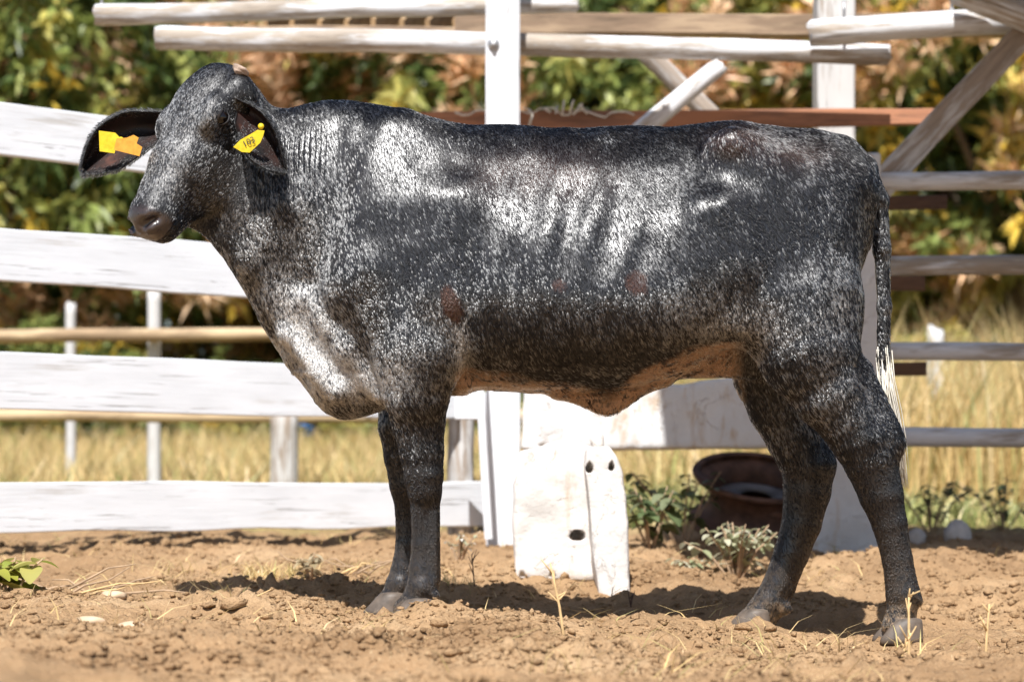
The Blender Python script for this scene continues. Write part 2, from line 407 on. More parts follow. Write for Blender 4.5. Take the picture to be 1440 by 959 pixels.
def blocky(name, prof, y0, y1, mat, parent=None, seed=0, amp=.012, cell=.03):
    """concrete solid: front outline prof [(x,z)...] closed, depth y0..y1, worn and chipped"""
    import bmesh
    bm = bmesh.new()
    vs = [bm.verts.new((x, y0, z)) for x, z in prof]; f = bm.faces.new(vs)
    r = bmesh.ops.extrude_face_region(bm, geom=[f]); nv = [e for e in r['geom'] if isinstance(e, bmesh.types.BMVert)]
    for v_ in nv: v_.co.y = y1
    bmesh.ops.recalc_face_normals(bm, faces=bm.faces)
    bmesh.ops.bevel(bm, geom=list(bm.edges), offset=.012, segments=2, affect='EDGES', profile=.5)
    bmesh.ops.triangulate(bm, faces=bm.faces)
    for _ in range(5):
        lng = [e for e in bm.edges if e.calc_length() > cell]
        if not lng: break
        bmesh.ops.subdivide_edges(bm, edges=lng, cuts=1); bmesh.ops.triangulate(bm, faces=bm.faces)
    bm.normal_update()
    for v_ in bm.verts:
        p = v_.co; v_.co = p + v_.normal * (amp * float(noise(p.x * 9 + seed, p.y * 9, p.z * 9, 33)) + amp * .6 * float(noise(p.x * 25 + seed, p.y * 25, p.z * 25, 34)))
    me = bpy.data.meshes.new(name); bm.to_mesh(me); bm.free()
    me.polygons.foreach_set('use_smooth', [True] * len(me.polygons))
    return link(name, me, mat, parent)
d0 = 8.45
pf = [(X(a, d0), Z(b, d0)) for a, b in ((1132, 800), (1250, 800), (1240, 640), (1239, 215), (1176, 215), (1172, 640), (1146, 700))]
pier = blocky('concrete_pier', pf, d0, d0 + .26, M['concrete'], seed=3, amp=.006, cell=.05)
tag(pier, 'whitewashed concrete pier behind the cow hind legs', 'pier')
d0 = 8.40
pf = [(X(a, d0), Z(b, d0)) for a, b in ((733, 632), (1150, 628), (1150, 530), (1040, 528), (990, 534), (960, 540), (860, 536), (738, 540))]
beam = blocky('concrete_beam', pf, d0 + .1, d0 + .30, M['concrete'], seed=5, amp=.007, cell=.045)
tag(beam, 'cracked whitewashed concrete beam lying level under the cow belly', 'beam')
cb = empty('concrete_block', (0, 0, 0)); d0 = 7.2
pf = [(X(a, d0), Z(b, d0)) for a, b in ((722, 815), (846, 815), (846, 640), (815, 622), (790, 619), (765, 628), (728, 634))]
slab = blocky('plaster_slab', pf, d0, d0 + .24, M['concrete_pink'], cb, 7, .010)
d0 = 7.05
pf = [(X(a, d0), Z(b, d0)) for a, b in ((842, 850), (886, 850), (885, 830), (880, 700), (876, 664), (866, 640), (858, 626), (825, 628), (822, 655), (826, 700), (832, 760))]
stub = blocky('concrete_stub', pf, d0, d0 + .22, M['concrete_pink'], cb, 8, .006)
k_ = link('knob', rock_mesh('knob', .022, .022, .030, 4, 3, .12), M['concrete_pink'], cb); k_.location = P(840, 619, d0 + .08)
def carve(o, cuts):
    for loc, r in cuts:
        cm = rock_mesh('cutter', *r, 5, 2, .25); co_ = bpy.data.objects.new('cutter', cm); C.objects.link(co_); co_.location = loc
        bpy.context.view_layer.update()
        md = o.modifiers.new('cut', 'BOOLEAN'); md.operation = 'DIFFERENCE'; md.object = co_; md.solver = 'EXACT'
        me2 = bpy.data.meshes.new_from_object(o.evaluated_get(bpy.context.evaluated_depsgraph_get())); o.modifiers.clear(); o.data = me2
        bpy.data.objects.remove(co_)
carve(slab, [(P(812, 752, 7.2), (.028, .10, .020))])
carve(stub, [(P(829, 658, 7.05), (.014, .07, .017)), (P(860, 656, 7.05), (.011, .07, .015))])
tag(cb, 'broken white concrete block with a knob on top, standing in the soil', 'concrete block')

# wheel rim
wr = empty('wheel_rim', P(1062, 690, 8.9)); wr.rotation_euler = (math.radians(21), math.radians(5), 0)
prof = [(.235, .115), (.252, .125), (.258, .115), (.247, .10), (.215, .09), (.190, .065), (.18, .02), (.190, -.03), (.215, -.055), (.245, -.065), (.25, -.085), (.235, -.09)]
def lathe(name, prof, seg=56, close=False):
    V = []; Fc = []
    for r, z in prof:
        V += [(r * math.cos(2 * math.pi * k / seg), r * math.sin(2 * math.pi * k / seg), z) for k in range(seg)]
    n = len(prof)
    for i in range(n if close else n - 1):
        j = (i + 1) % n
        for k in range(seg):
            Fc.append((i * seg + k, i * seg + (k + 1) % seg, j * seg + (k + 1) % seg, j * seg + k))
    return mesh(name, V, Fc, True)
inner = [(r - .008, z) for r, z in prof[::-1]]
link('barrel', lathe('barrel', prof + inner, close=True), M['rust'], wr)
link('disc', lathe('disc', [(.182, .0), (.16, .03), (.10, .045), (.06, .04), (.06, .03), (.10, .035), (.16, .02), (.18, -.01)], close=True), M['rust_in'], wr)
wr.location.z = Z(690, 8.9) - .055
tag(wr, 'rusty steel wheel rim lying tilted under the concrete beam', 'wheel rim')
rb = link('wheel_rim', lathe('wheel_rim', [(.20, .06), (.23, .07), (.235, .05), (.21, .03), (.19, 0), (.2, -.05), (.235, -.07), (.22, -.08), (.17, -.05), (.165, .02), (.18, .05)], close=True), M['rust']); rb.location = (wr.location.x + .06, 8.95, float(gz0(1, 8.95)) + .06)
tag(rb, 'lower rusty steel wheel rim half hidden behind pale weeds', 'wheel rim')

# ------------------------------------------------------------------ pole fence across the pasture
pf_ = empty('pole_fence', (0, 0, 0))
pole('rail', P(-260, 474, 12.6), P(420, 470, 12.9), 10 * 12.7 / F, 9.5 * 12.7 / F, M['tan_log'], pf_, 101, .05)
pole('rail', P(-260, 582, 12.4), P(745, 586, 12.6), 8.5 * 12.5 / F, 10 * 12.5 / F, M['tan_log'], pf_, 102, .06)
for x0, x1, yt, d, mt in ((203, 222, 405, 12.8, 'grey_log'), (88, 102, 425, 14.6, 'grey_log'), (376, 415, 578, 12.0, 'grey_log'), (-150, -130, 405, 12.8, 'white_log')):
    xc = X((x0 + x1) / 2, d); r = (x1 - x0) / 2 * d / F
    pole('post', (xc, d + .1, float(gz0(xc, d)) - .1), (xc, d + .1, Z(yt, d)), r * 1.05, r, M[mt], pf_, 110 + x0 % 17, .04)
tag(pf_, 'rough tan pole fence with slim white posts behind the white boards', 'fence')
stp = pole('stump_post', P(1316, 640, 15.5), P(1315, 462, 15.5), .058, .055, M['white_log'], None, 120, .05)
tag(stp, 'lone white post in the tall dry grass beyond the tail', 'post')
def lathe_closed(name, prof, seg=28):
    return lathe(name, [(0.001, prof[0][1])] + prof + [(0.001, prof[-1][1])], seg)
bt = empty('plastic_drum', (X(428, 22), 22, float(gz0(0, 22))))
link('barrel', lathe_closed('barrel', [(.09, 0), (.1, .02), (.1, .22), (.105, .24), (.1, .26), (.1, .40), (.105, .42), (.1, .44), (.1, .60), (.085, .64)]), M['blue'], bt)
o = link('cap', lathe_closed('cap', [(.03, .64), (.03, .67), (.025, .675)]), M['wire'], bt)
tag(bt, 'blue plastic drum half hidden in the grass beyond the pole fence', 'drum')

# ------------------------------------------------------------------ unseen roof, its shape made up to throw shade on the right-hand yard
sr = empty('unseen_shade_roof', (0, 0, 0))
for k in range(26):
    x0 = .27 + k * .15
    V = []; n = 8
    for i in range(n + 1):
        u = x0 + .18 * i / n; z = 3.05 + .018 * math.cos(2 * math.pi * i / n * 2)
        V += [(u, 5.9, z - .05), (u, 7.85, z + .05)]
    o = link('roof_sheet', mesh('roof_sheet', V, [(2 * i, 2 * i + 2, 2 * i + 3, 2 * i + 1) for i in range(n)], True), M['roof_metal'], sr)
    o.location.z = .003 * (k % 2)
for y in (6.05, 7.7): board('rafter', (.30, y, 2.95), (4.0, y, 2.95), .12, .06, M['beam'], sr, 130)
for x in (2.3, 3.9):
    for y in (6.05, 7.7): pole('post', (x, y, -.1), (x, y, 2.9), .07, .06, M['grey_log'], sr, 133)
tag(sr, 'unseen corrugated metal roof on posts, made up to shade the right-hand yard', 'unseen_shade_roof')

# ------------------------------------------------------------------ trees
def leaf_mat(name, trans=.25):
    t = NT(name); at = t.n('VertexColor'); at.layer_name = 'tint'
    a = t.noise(t.coord(), 9, 3)
    col = t.mix(t.maprange(a, .3, .7, 0, .2), at.outputs[0], (.05, .08, .02))
    m = t.out(col, .42, .45)
    tr = t.n('BsdfTranslucent'); t.l(col, tr.inputs[0]); ms = t.n('MixShader'); ms.inputs[0].default_value = trans
    t.l(t.b.outputs[0], ms.inputs[1]); t.l(tr.outputs[0], ms.inputs[2]); t.l(ms.outputs[0], t.t.nodes['Material Output'].inputs[0])
    return m
M['leaf'] = leaf_mat('mango_leaf', .35); M['blossom'] = leaf_mat('dry_blossom', .15)
M['bark'] = simple('grey_bark', (.16, .12, .09), .9, .2, .4, 8)
def unit(v): return v / np.maximum(1e-9, np.linalg.norm(v, axis=-1, keepdims=True))
def leaves(cent, outd, per, ln, wd, spread, droop, pal, prob, rng):
    """bent two-quad leaves whorled around each cluster centre"""
    n = len(cent) * per
    c = np.repeat(cent, per, 0); od = np.repeat(outd, per, 0)
    d = unit(od * .7 + rng.normal(size=(n, 3)) * spread + np.array([0, 0, -droop]))
    L = ln * rng.uniform(.65, 1.25, n)[:, None]; W = wd * rng.uniform(.7, 1.2, n)[:, None]
    s_ = unit(np.cross(d, rng.normal(size=(n, 3)))); nn = np.cross(s_, d)
    b0 = c + rng.normal(size=(n, 3)) * .05
    m1 = b0 + d * L * .5 + nn * L * .06; e = b0 + d * L + np.array([0, 0, -1]) * L * .12
    v = np.stack([b0, m1 - s_ * W / 2, e, m1 + s_ * W / 2], 1).reshape(-1, 3)
    k = np.arange(n)[:, None] * 4
    f = np.concatenate([k + np.array([[0, 1, 2]]), k + np.array([[0, 2, 3]])], 0)
    rk = noise(cent[:, 0] * 1.5, cent[:, 1] * 1.5, cent[:, 2] * 1.5 + 3, 45) * 1.3 + rng.normal(size=len(cent)) * .45
    rk = np.argsort(np.argsort(rk)) / len(rk); which = np.repeat(np.searchsorted(np.cumsum(prob)[:-1], rk), per)
    col = np.array(pal)[which] * rng.uniform(.65, 1.35, (n, 1))
    return v, f, np.repeat(col, 4, 0)
GREENS = [(.10, .15, .045), (.24, .29, .08), (.40, .43, .13), (.58, .52, .15), (.80, .56, .09)]
def crown_mesh(seed, prob, rx, ry, rz, ncl):
    rng = np.random.default_rng(seed)
    u = unit(rng.normal(size=(ncl * 3, 3)))
    rad = (1 + .30 * noise(u[:, 0] * 2.2 + seed, u[:, 1] * 2.2, u[:, 2] * 2.2, 41) + .18 * noise(u[:, 0] * 5, u[:, 1] * 5 + seed, u[:, 2] * 5, 42))
    keep = noise(u[:, 0] * 4 + 9, u[:, 1] * 4, u[:, 2] * 4 + seed, 43) > -.35
    u, rad = u[keep][:ncl], rad[keep][:ncl]
    rad = rad * rng.uniform(.70, 1.0, len(u)) ** .6
    c = u * rad[:, None] * np.array([rx, ry, rz])
    v1, f1, c1 = leaves(c, u, 12, .23, .070, .65, .25, GREENS, prob, rng)
    # inner dark layer keeps the crown from being see-through
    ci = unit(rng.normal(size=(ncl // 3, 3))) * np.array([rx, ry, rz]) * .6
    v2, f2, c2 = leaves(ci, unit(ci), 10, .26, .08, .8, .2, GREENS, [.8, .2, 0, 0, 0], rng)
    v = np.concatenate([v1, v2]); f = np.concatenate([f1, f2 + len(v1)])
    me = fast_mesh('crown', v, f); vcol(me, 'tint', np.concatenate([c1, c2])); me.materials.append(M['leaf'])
    # rust and orange flower panicles on the outside
    rng2 = np.random.default_rng(seed + 50); us = u[noise(u[:, 0] * 2.6 + seed, u[:, 1] * 2.6, u[:, 2] * 2.6, 44) > -.02]
    us = us[rng2.random(len(us)) < .75]
    rd = (1.04 + .30 * noise(us[:, 0] * 2.2 + seed, us[:, 1] * 2.2, us[:, 2] * 2.2, 41) + .18 * noise(us[:, 0] * 5, us[:, 1] * 5 + seed, us[:, 2] * 5, 42))
    cb_ = us * rd[:, None] * np.array([rx, ry, rz])
    pal = [(.80, .50, .30), (.86, .60, .38), (.70, .42, .22), (.82, .66, .22)]
    v3, f3, c3 = leaves(cb_, unit(us + np.array([0, 0, .8])), 30, .24, .042, .55, -.2, pal, [.4, .3, .15, .15], rng2)
    mb = fast_mesh('blossom', v3, f3); vcol(mb, 'tint', c3); mb.materials.append(M['blossom'])
    return me, mb
CR = [crown_mesh(3, [.10, .28, .30, .20, .12], 2.5, 2.2, 2.7, 1500), crown_mesh(14, [.16, .34, .26, .15, .09], 2.6, 2.3, 2.9, 1500), crown_mesh(25, [.08, .24, .32, .20, .16], 2.3, 2.1, 2.5, 1400)]
def trunk_mesh(seed):
    V = []; Fc = []
    def limb(A, B, r0, r1):
        me = log_mesh('tmp', [A, (Vector(A) + Vector(B)) / 2 + Vector((.06, .04, 0)), B], [r0, (r0 + r1) / 2, r1], seg=9, rough=.1, seed=seed)
        k = len(V); V.extend([tuple(v_.co) for v_ in me.vertices]); Fc.extend([tuple(i + k for i in p.vertices) for p in me.polygons]); bpy.data.meshes.remove(me)
    limb((0, 0, -.2), (.1, 0, 1.9), .20, .15)
    rr = random.Random(seed)
    for k in range(6):
        a_ = k * 1.05 + rr.random(); limb((.1, 0, 1.4 + .1 * k), (.1 + 1.5 * math.cos(a_), 1.5 * math.sin(a_), 3.0 + rr.random() * 1.3), .09, .03)
    return mesh('trunk', V, Fc, True)
TR = [trunk_mesh(1), trunk_mesh(2)]
tree_spots = [(-7.6, 24, 0, 1.0), (-4.7, 22.5, 1, 1.0), (-2.2, 24.5, 2, .95), (.4, 23, 0, .95), (2.9, 24.6, 1, 1.0), (5.0, 22.8, 2, 1.05), (8.2, 24.5, 0, 1.1),
              (-6, 30, 1, 1.25), (-1, 30.5, 2, 1.3), (4, 31, 0, 1.3), (10.5, 30, 1, 1.3), (-11, 29, 2, 1.3)]
rear = ['behind the cow head', 'behind the tall white post', 'behind the crossed braces', 'beyond the right-hand rails', 'beyond the left board ends']
where = ['beyond the left end of the white boards', 'behind the cow muzzle', 'behind the cow forehead', 'behind the tall white post', 'behind the crossed braces', 'behind the cow rump', 'beyond the right-hand rails']
for i, (x, d, k, sc_) in enumerate(tree_spots):
    tr_ = empty('mango_tree', (x, d, float(gz0(x, d))))
    tr_.rotation_euler.z = i * 2.17; tr_.scale = (sc_,) * 3
    a_ = link('trunk', TR[i % 2], M['bark'], tr_)
    c_ = link('crown', CR[k][0], None, tr_); c_.location.z = 3.7
    b_ = link('blossom', CR[k][1], None, tr_); b_.location.z = 3.7
    if i < 7: tag(tr_, 'leafy mango tree with rusty flower tufts, ' + where[i], 'tree', 'mango trees behind the corral')
    else: tag(tr_, 'taller mango tree of the rear row, ' + rear[i - 7], 'tree', 'rear row of mango trees')

for i, (x, d, k, sc_, wh) in enumerate(((-8.5, 21.8, 0, .5, 'beyond the left board ends'), (-6.2, 21.5, 2, .42, 'under the left mango crowns'), (-4.0, 21.0, 1, .45, 'behind the cow throat'), (-1.9, 21.6, 0, .42, 'behind the brisket'), (.2, 21.4, 2, .46, 'behind the belly'),
        (2.2, 21.8, 1, .45, 'behind the hind legs'), (4.0, 21.3, 0, .48, 'beyond the rails'), (6.0, 21.7, 2, .46, 'beside the lone white post'), (8.2, 21.5, 1, .5, 'past the lone white post'), (-2.9, 26, 1, .6, 'between two mango trunks'), (1.4, 26, 0, .6, 'behind the front mango trunks'), (6.6, 26.5, 1, .65, 'in the gap beyond the rails'), (-6.4, 26.5, 0, .6, 'in the gap behind the white boards'), (3.9, 27, 2, .6, 'deep behind the crossed braces'))):
    sh_ = empty('shrub', (x, d, float(gz0(x, d)))); sh_.rotation_euler.z = i * 1.3; sh_.scale = (sc_, sc_, sc_ * .62)
    c_ = link('foliage', CR[k][0], None, sh_); c_.location.z = 1.9
    tag(sh_, 'low leafy shrub at the edge of the trees, ' + wh, 'shrub', 'undergrowth below the mango trees')
# ------------------------------------------------------------------ grass (nobody could count it)
M['grass'] = leaf_mat('dry_grass_blade', .3)
def grass(name, n, xr, dr, hfun, wd, pal, prob, seed, lean=.35):
    rng = np.random.default_rng(seed)
    x = rng.uniform(*xr, n); d = rng.uniform(*dr, n)
    h = hfun(x, d, rng); k = h > .02; x, d, h = x[k], d[k], h[k]; n = len(x)
    z = gz0(x, d) - .02
    an = rng.uniform(0, 2 * np.pi, n); lx = np.cos(an); ly = np.sin(an); le = lean * rng.uniform(.2, 1.3, n)
    b = np.stack([x, d, z], 1); dirv = np.stack([lx * le, ly * le, np.ones(n)], 1)
    an2 = rng.uniform(0, np.pi, n); s_ = np.stack([np.cos(an2), np.sin(an2), np.zeros(n)], 1) * (wd * rng.uniform(.6, 1.4, n))[:, None]
    m1 = b + dirv * (h * .55)[:, None] * np.array([.7, .7, 1]); e = b + dirv * h[:, None] * np.array([1.3, 1.3, .95])
    v = np.stack([b - s_ / 2, b + s_ / 2, m1 + s_ * .4, m1 - s_ * .4, e], 1).reshape(-1, 3)
    q = np.arange(n)[:, None] * 5
    f = np.concatenate([q + np.array([[0, 1, 2]]), q + np.array([[0, 2, 3]]), q + np.array([[3, 2, 4]])])
    col = np.array(pal)[rng.choice(len(pal), n, p=prob)] * rng.uniform(.7, 1.3, (n, 1))
    me = fast_mesh(name, v, f); vcol(me, 'tint', np.repeat(col, 5, 0)); me.materials.append(M['grass'])
    return link(name, me)
STRAW = [(.78, .58, .29), (.66, .48, .22), (.55, .47, .20), (.36, .38, .14)]
def h_tall(x, d, r):
    right = sstep(.2, 2.2, x); clump = .5 + .5 * noise(x * 1.1, d * 1.1, 0, 51)
    return (.32 + .75 * right * (.5 + clump) + .25 * sstep(15, 20, d)) * r.uniform(.55, 1.2, len(x))
g1 = grass('dry_grass', 60000, (-8.5, 8.5), (12.8, 21), h_tall, .014, STRAW, [.42, .3, .18, .10], 61)
tag(g1, 'tall golden dry grass across the pasture', 'grass', kind='stuff')
def h_short(x, d, r):
    c_ = noise(x * 1.4, d * 1.4, 0, 52); return np.where(c_ > -.35, (.10 + .12 * (c_ + .4)) * r.uniform(.5, 1.3, len(x)), 0)
g2 = grass('green_grass', 26000, (-6, 6), (10.2, 13.5), h_short, .010, [(.26, .30, .10), (.44, .44, .17), (.66, .55, .27)], [.4, .35, .25], 62, .6)
tag(g2, 'short greenish grass at the edge of the bare soil', 'grass', kind='stuff')

# ------------------------------------------------------------------ weeds, stones, twigs
def weed(name, loc, nst, hgt, lw, pal, seed, label, mat=None):
    rng = np.random.default_rng(seed); root = empty(name, loc)
    V = []; Fc = []; col = []
    st = []
    for k in range(nst):
        a_ = rng.uniform(0, 6.28); r = rng.uniform(.1, .95); tip = Vector((math.cos(a_) * hgt * r, math.sin(a_) * hgt * r, hgt * rng.uniform(.6, 1)))
        mid = tip * .5 + Vector((0, 0, hgt * .1)); me = log_mesh('tmp', [(0, 0, -.03), mid, tip], [.005, .004, .002], seg=5, rough=.05, seed=seed)
        kk = len(V); V += [tuple(v_.co) for v_ in me.vertices]; Fc += [tuple(i + kk for i in p.vertices) for p in me.polygons]; bpy.data.meshes.remove(me)
        st.append((mid, tip))
    link('stem', mesh('stem', V, Fc, True), M['twig'], root)
    for (mid, tip) in st:
        for q in range(7):
            u = (q + .5) / 7; base = mid.lerp(tip, u) if u > .3 else mid * (u / .3 * .5 + .5)
            a_ = q * 2.4 + rng.uniform(0, 1); L = lw * rng.uniform(.6, 1.2) * (1.15 - .4 * u); d = Vector((math.cos(a_), math.sin(a_), rng.uniform(-.5, .35))).normalized()
            s_ = d.cross(Vector((0, 0, 1))).normalized(); n_ = s_.cross(d)
            Vl = []; n = 5
            for i in range(n + 1):
                tt = i / n; ww = L * .36 * math.sin(math.pi * min(1, tt * .92 + .05)) ** .8
                ce = base + d * L * tt - Vector((0, 0, 1)) * L * .35 * tt * tt
                Vl += [ce - s_ * ww + n_ * ww * .35, ce, ce + s_ * ww + n_ * ww * .35]
            Fl = []
            for i in range(n):
                for j in range(2): Fl.append((i * 3 + j, i * 3 + j + 1, i * 3 + j + 4, i * 3 + j + 3))
            me = mesh('leaf', Vl, Fl, True); c_ = np.array(pal[rng.integers(len(pal))]) * rng.uniform(.8, 1.2)
            vcol(me, 'tint', np.tile(c_, (len(Vl), 1))); me.materials.append(M['leaf']); link('leaf', me, None, root)
    return tag(root, label, 'plant')
def on_ground(px, d, dz=0):
    x = X(px, d); return Vector((x, d, float(gz(x, d)[0]) + dz))
PALE = [(.46, .46, .30), (.36, .38, .22), (.58, .56, .42)]
DARKW = [(.10, .14, .06), (.14, .18, .08), (.20, .22, .12)]
weed('broadleaf_weed', on_ground(1035, 7.6), 18, .19, .042, PALE, 1, 'pale grey-green broadleaf weed in front of the wheel rims')
weed('broadleaf_weed', on_ground(978, 7.55), 8, .09, .034, PALE, 2, 'small low pale weed beside the larger pale weed')
weed('broadleaf_weed', on_ground(915, 8.1), 8, .24, .07, DARKW, 3, 'dark green weed in the shade beside the concrete block')
weed('broadleaf_weed', on_ground(960, 8.7), 7, .28, .06, DARKW, 4, 'dark green weed in the shade against the wheel rims')
weed('broadleaf_weed', on_ground(1310, 9.6), 6, .26, .05, DARKW, 5, 'dark weed behind the white stone beyond the tail')
weed('broadleaf_weed', on_ground(1410, 9.9), 6, .24, .05, DARKW, 6, 'dark weed under the lowest round rail')
weed('broadleaf_weed', on_ground(14, 6.15), 6, .11, .075, [(.42, .42, .07), (.34, .38, .07), (.50, .46, .14)], 7, 'low yellow-green broadleaf plant beside dry twigs')
weed('dried_weed', on_ground(437, 7.1), 5, .09, .035, [(.42, .33, .20), (.50, .42, .28)], 8, 'withered tan weed on the soil before the cow forelegs')
weed('small_flower_weed', on_ground(645, 7.6), 6, .09, .018, [(.75, .73, .68), (.45, .45, .3)], 9, 'tiny pale-flowered weed at the foot of the fence post')

def twigs(name, px, d, n, ln, seed, label):
    rng = random.Random(seed); root = empty(name, on_ground(px, d))
    for k in range(n):
        a_ = rng.uniform(-.5, .6) + (math.pi if rng.random() < .3 else 0); L = ln * rng.uniform(.4, 1); el = rng.uniform(.05, .55)
        s0 = Vector((rng.uniform(-.12, .12), rng.uniform(-.1, .1), .0)); dr_ = Vector((math.cos(a_) * math.cos(el), math.sin(a_) * math.cos(el) * .4, math.sin(el)))
        pts = [s0, s0 + dr_ * L * .35 + Vector((0, 0, .008)), s0 + dr_ * L * .7 + Vector((rng.uniform(-.015, .015), 0, rng.uniform(-.01, .02))), s0 + dr_ * L]
        link('twig', log_mesh('twig', pts, [.0042, .0034, .0026, .0015], seg=6, sub=0, rough=.1), M['twig'] if k % 5 else M['straw'], root)
    return tag(root, label, 'twigs')
twigs('dry_branch', 85, 6.35, 16, .30, 1, 'tangle of dry bare twigs beside the yellow-green plant')
twigs('dry_branch', 240, 6.3, 6, .34, 2, 'few long dry twigs lying in the head shadow')
twigs('dry_branch', 480, 7.2, 9, .14, 3, 'curled dry stems sticking up near the withered weed')
def stalk(px, d, hgt, lean, seed, label, mat='straw', r=.004):
    root = empty('dry_stalk', on_ground(px, d, -.02)); rr = random.Random(seed)
    p = [Vector((0, 0, 0)), Vector((lean * .4, 0, hgt * .5)), Vector((lean, 0, hgt))]
    link('stem', log_mesh('stem', p, [r, r * .8, r * .5], seg=6, rough=.05, seed=seed), M[mat], root)
    for k in range(5):
        b_ = p[1].lerp(p[2], rr.random()); e_ = b_ + Vector((rr.uniform(-.025, .025), rr.uniform(-.02, .02), rr.uniform(.01, .04)))
        link('side_shoot', log_mesh('side_shoot', [b_, e_], [r * .6, r * .3], seg=5, sub=0, rough=0), M[mat], root)
    return tag(root, label, 'stalk')
stalk(795, 5.35, .20, -.035, 1, 'bare straw stalk standing under the cow belly')
stalk(1278, 5.2, .17, .0, 2, 'dry branching stalk in front of the rear hoof')
stalk(1262, 5.1, .09, .03, 3, 'short bent dry stalk beside the taller branching stalk')
stalk(1385, 5.2, .15, .01, 4, 'thin dry stalk standing alone behind the rear hoof')
stalk(668, 6.9, .13, -.01, 5, 'thin blackened stem between fence post and foreleg', 'rust', .003)
stalk(889, 6.6, .05, -.01, 6, 'short blackened stub beside the concrete block foot', 'rust', .003)
for i, (px, d, rx, rz, m_, lab) in enumerate(((283, 5.95, .028, .016, 'stone', 'pale rounded stone lying alone in the head shadow edge'), (160, 6.1, .034, .017, 'stone', 'tan stone beside the dry twigs'),
        (127, 5.25, .034, .016, 'stone', 'flat tan stone in front of the twigs'), (185, 5.2, .036, .018, 'stone', 'flat pale tan stone next to another flat stone'),
        (1347, 8.6, .055, .055, 'stone_grey', 'rough larger white stone in the shade by the pier'), (1288, 8.7, .035, .035, 'stone_grey', 'small white stone between pier and larger white stone'))):
    o = link('stone', rock_mesh('stone', rx, rx * .8, rz, i + 1), M[m_]); o.location = on_ground(px, d, rz * .6)
    tag(o, lab, 'stone')

def h_tuft(x, d, r): return .055 * r.uniform(.3, 1.3, len(x))
for px, d, wdt, n, lab in ((385, 7.15, .10, 260, 'small tuft of short dry grass before the lowest white board'), (505, 7.3, .07, 150, 'small dry grass tuft behind the forelegs'), (640, 6.9, .05, 90, 'green-tinged little grass tuft beside the foreleg')):
    x = X(px, d); o = grass('grass_tuft', n, (x - wdt, x + wdt), (d - .07, d + .07), h_tuft, .003, STRAW, [.45, .3, .15, .1], int(px), .8); o.location.z = .02
    tag(o, lab, 'grass', kind='stuff')
# loose clods and straw litter on the soil
def clods(n, seed):
    rng = np.random.default_rng(seed); import bmesh
    bm = bmesh.new(); bmesh.ops.create_icosphere(bm, subdivisions=1, radius=1); base = np.array([v_.co for v_ in bm.verts]); fc = np.array([[v_.index for v_ in f.verts] for f in bm.faces]); bm.free()
    d = 3.9 + 5.2 * rng.random(n) ** 1.2; x = rng.uniform(-.27, .27, n) * d; r = .0022 + .0085 * rng.random(n) ** 4 + .016 * (rng.random(n) < .012) * rng.random(n)
    keep = noise(x * 3, d * 3, 0, 71) + rng.normal(size=n) * .4 > -.1; d, x, r = d[keep], x[keep], r[keep]; n = len(d)
    sc_ = rng.uniform(.6, 1.3, (n, 1, 3)) * np.array([1.2, 1.2, .8]); j = rng.uniform(.6, 1.4, (n, len(base), 1))
    v = base[None] * j * sc_ * r[:, None, None] + np.stack([x, d, gz(x, d) + r * .25], 1)[:, None, :]
    f = (fc[None] + (np.arange(n) * len(base))[:, None, None]).reshape(-1, 3)
    return fast_mesh('soil_clods', v.reshape(-1, 3), f, False)
o = link('soil_clods', clods(80000, 5), gm); tag(o, 'loose crumbs of brown soil strewn over the yard', 'soil', kind='stuff')
def h_lit(x, d, r): return np.where(noise(x * 2, d * 2, 0, 72) > .0, r.uniform(.02, .07, len(x)), 0)
g3 = grass('straw_litter', 2600, (-2.2, 2.2), (4.2, 9.5), h_lit, .0035, STRAW, [.5, .3, .2, 0], 63, 2.2)
g3.location.z = .02; tag(g3, 'scattered bits of dry straw on the soil', 'straw', kind='stuff')
# ------------------------------------------------------------------ the cow
D0 = 6.0
VOX = .0066
lo = np.array([X(165, D0), 5.45, -.03]); hi = np.array([X(1325, D0), 6.46, 1.50])
shape = tuple(((hi - lo) / VOX).astype(int) + 1)
FLD = np.full(shape, .5, np.float32)
AX = [lo[i] + VOX * np.arange(shape[i]) for i in range(3)]
def region(b0, b1):
    sl = []
    for i in range(3):
        a = max(0, int((b0[i] - lo[i]) / VOX)); b = min(shape[i], int((b1[i] - lo[i]) / VOX) + 2); sl.append(slice(a, max(a, b)))
    g = np.meshgrid(*[AX[i][sl[i]].astype(np.float32) for i in range(3)], indexing='ij', sparse=True)
    return tuple(sl), g
def smin(a, b, k):
    h = np.clip(.5 + .5 * (b - a) / k, 0, 1); return b * (1 - h) + a * h - k * h * (1 - h)
def smax(a, b, k): return -smin(-a, -b, k)
def put(b0, b1, fn, k, sub=False):
    sl, g = region(np.array(b0) - k - .03, np.array(b1) + k + .03)
    if min(s_.stop - s_.start for s_ in sl) <= 0: return
    d = fn(*g).astype(np.float32)
    FLD[sl] = smax(FLD[sl], -d, k) if sub else smin(FLD[sl], d, k)
def cone(A, B, ra, rb, k=.04, sy=1.0, sub=False):
    """tapered limb; sy < 1 flattens it sideways"""
    A = np.array(A); B = np.array(B); m = max(ra, rb); ab = (B - A) * np.array([1, 1 / sy, 1]); L2 = float(ab @ ab)
    def fn(x, y, z):
        px, py, pz = x - A[0], (y - A[1]) / sy, z - A[2]
        t = np.clip((px * ab[0] + py * ab[1] + pz * ab[2]) / L2, 0, 1)
        return (np.sqrt((px - t * ab[0]) ** 2 + (py - t * ab[1]) ** 2 + (pz - t * ab[2]) ** 2) - (ra + (rb - ra) * t)) * (sy if sy < 1 else 1)
    put(np.minimum(A, B) - m, np.maximum(A, B) + m, fn, k, sub)
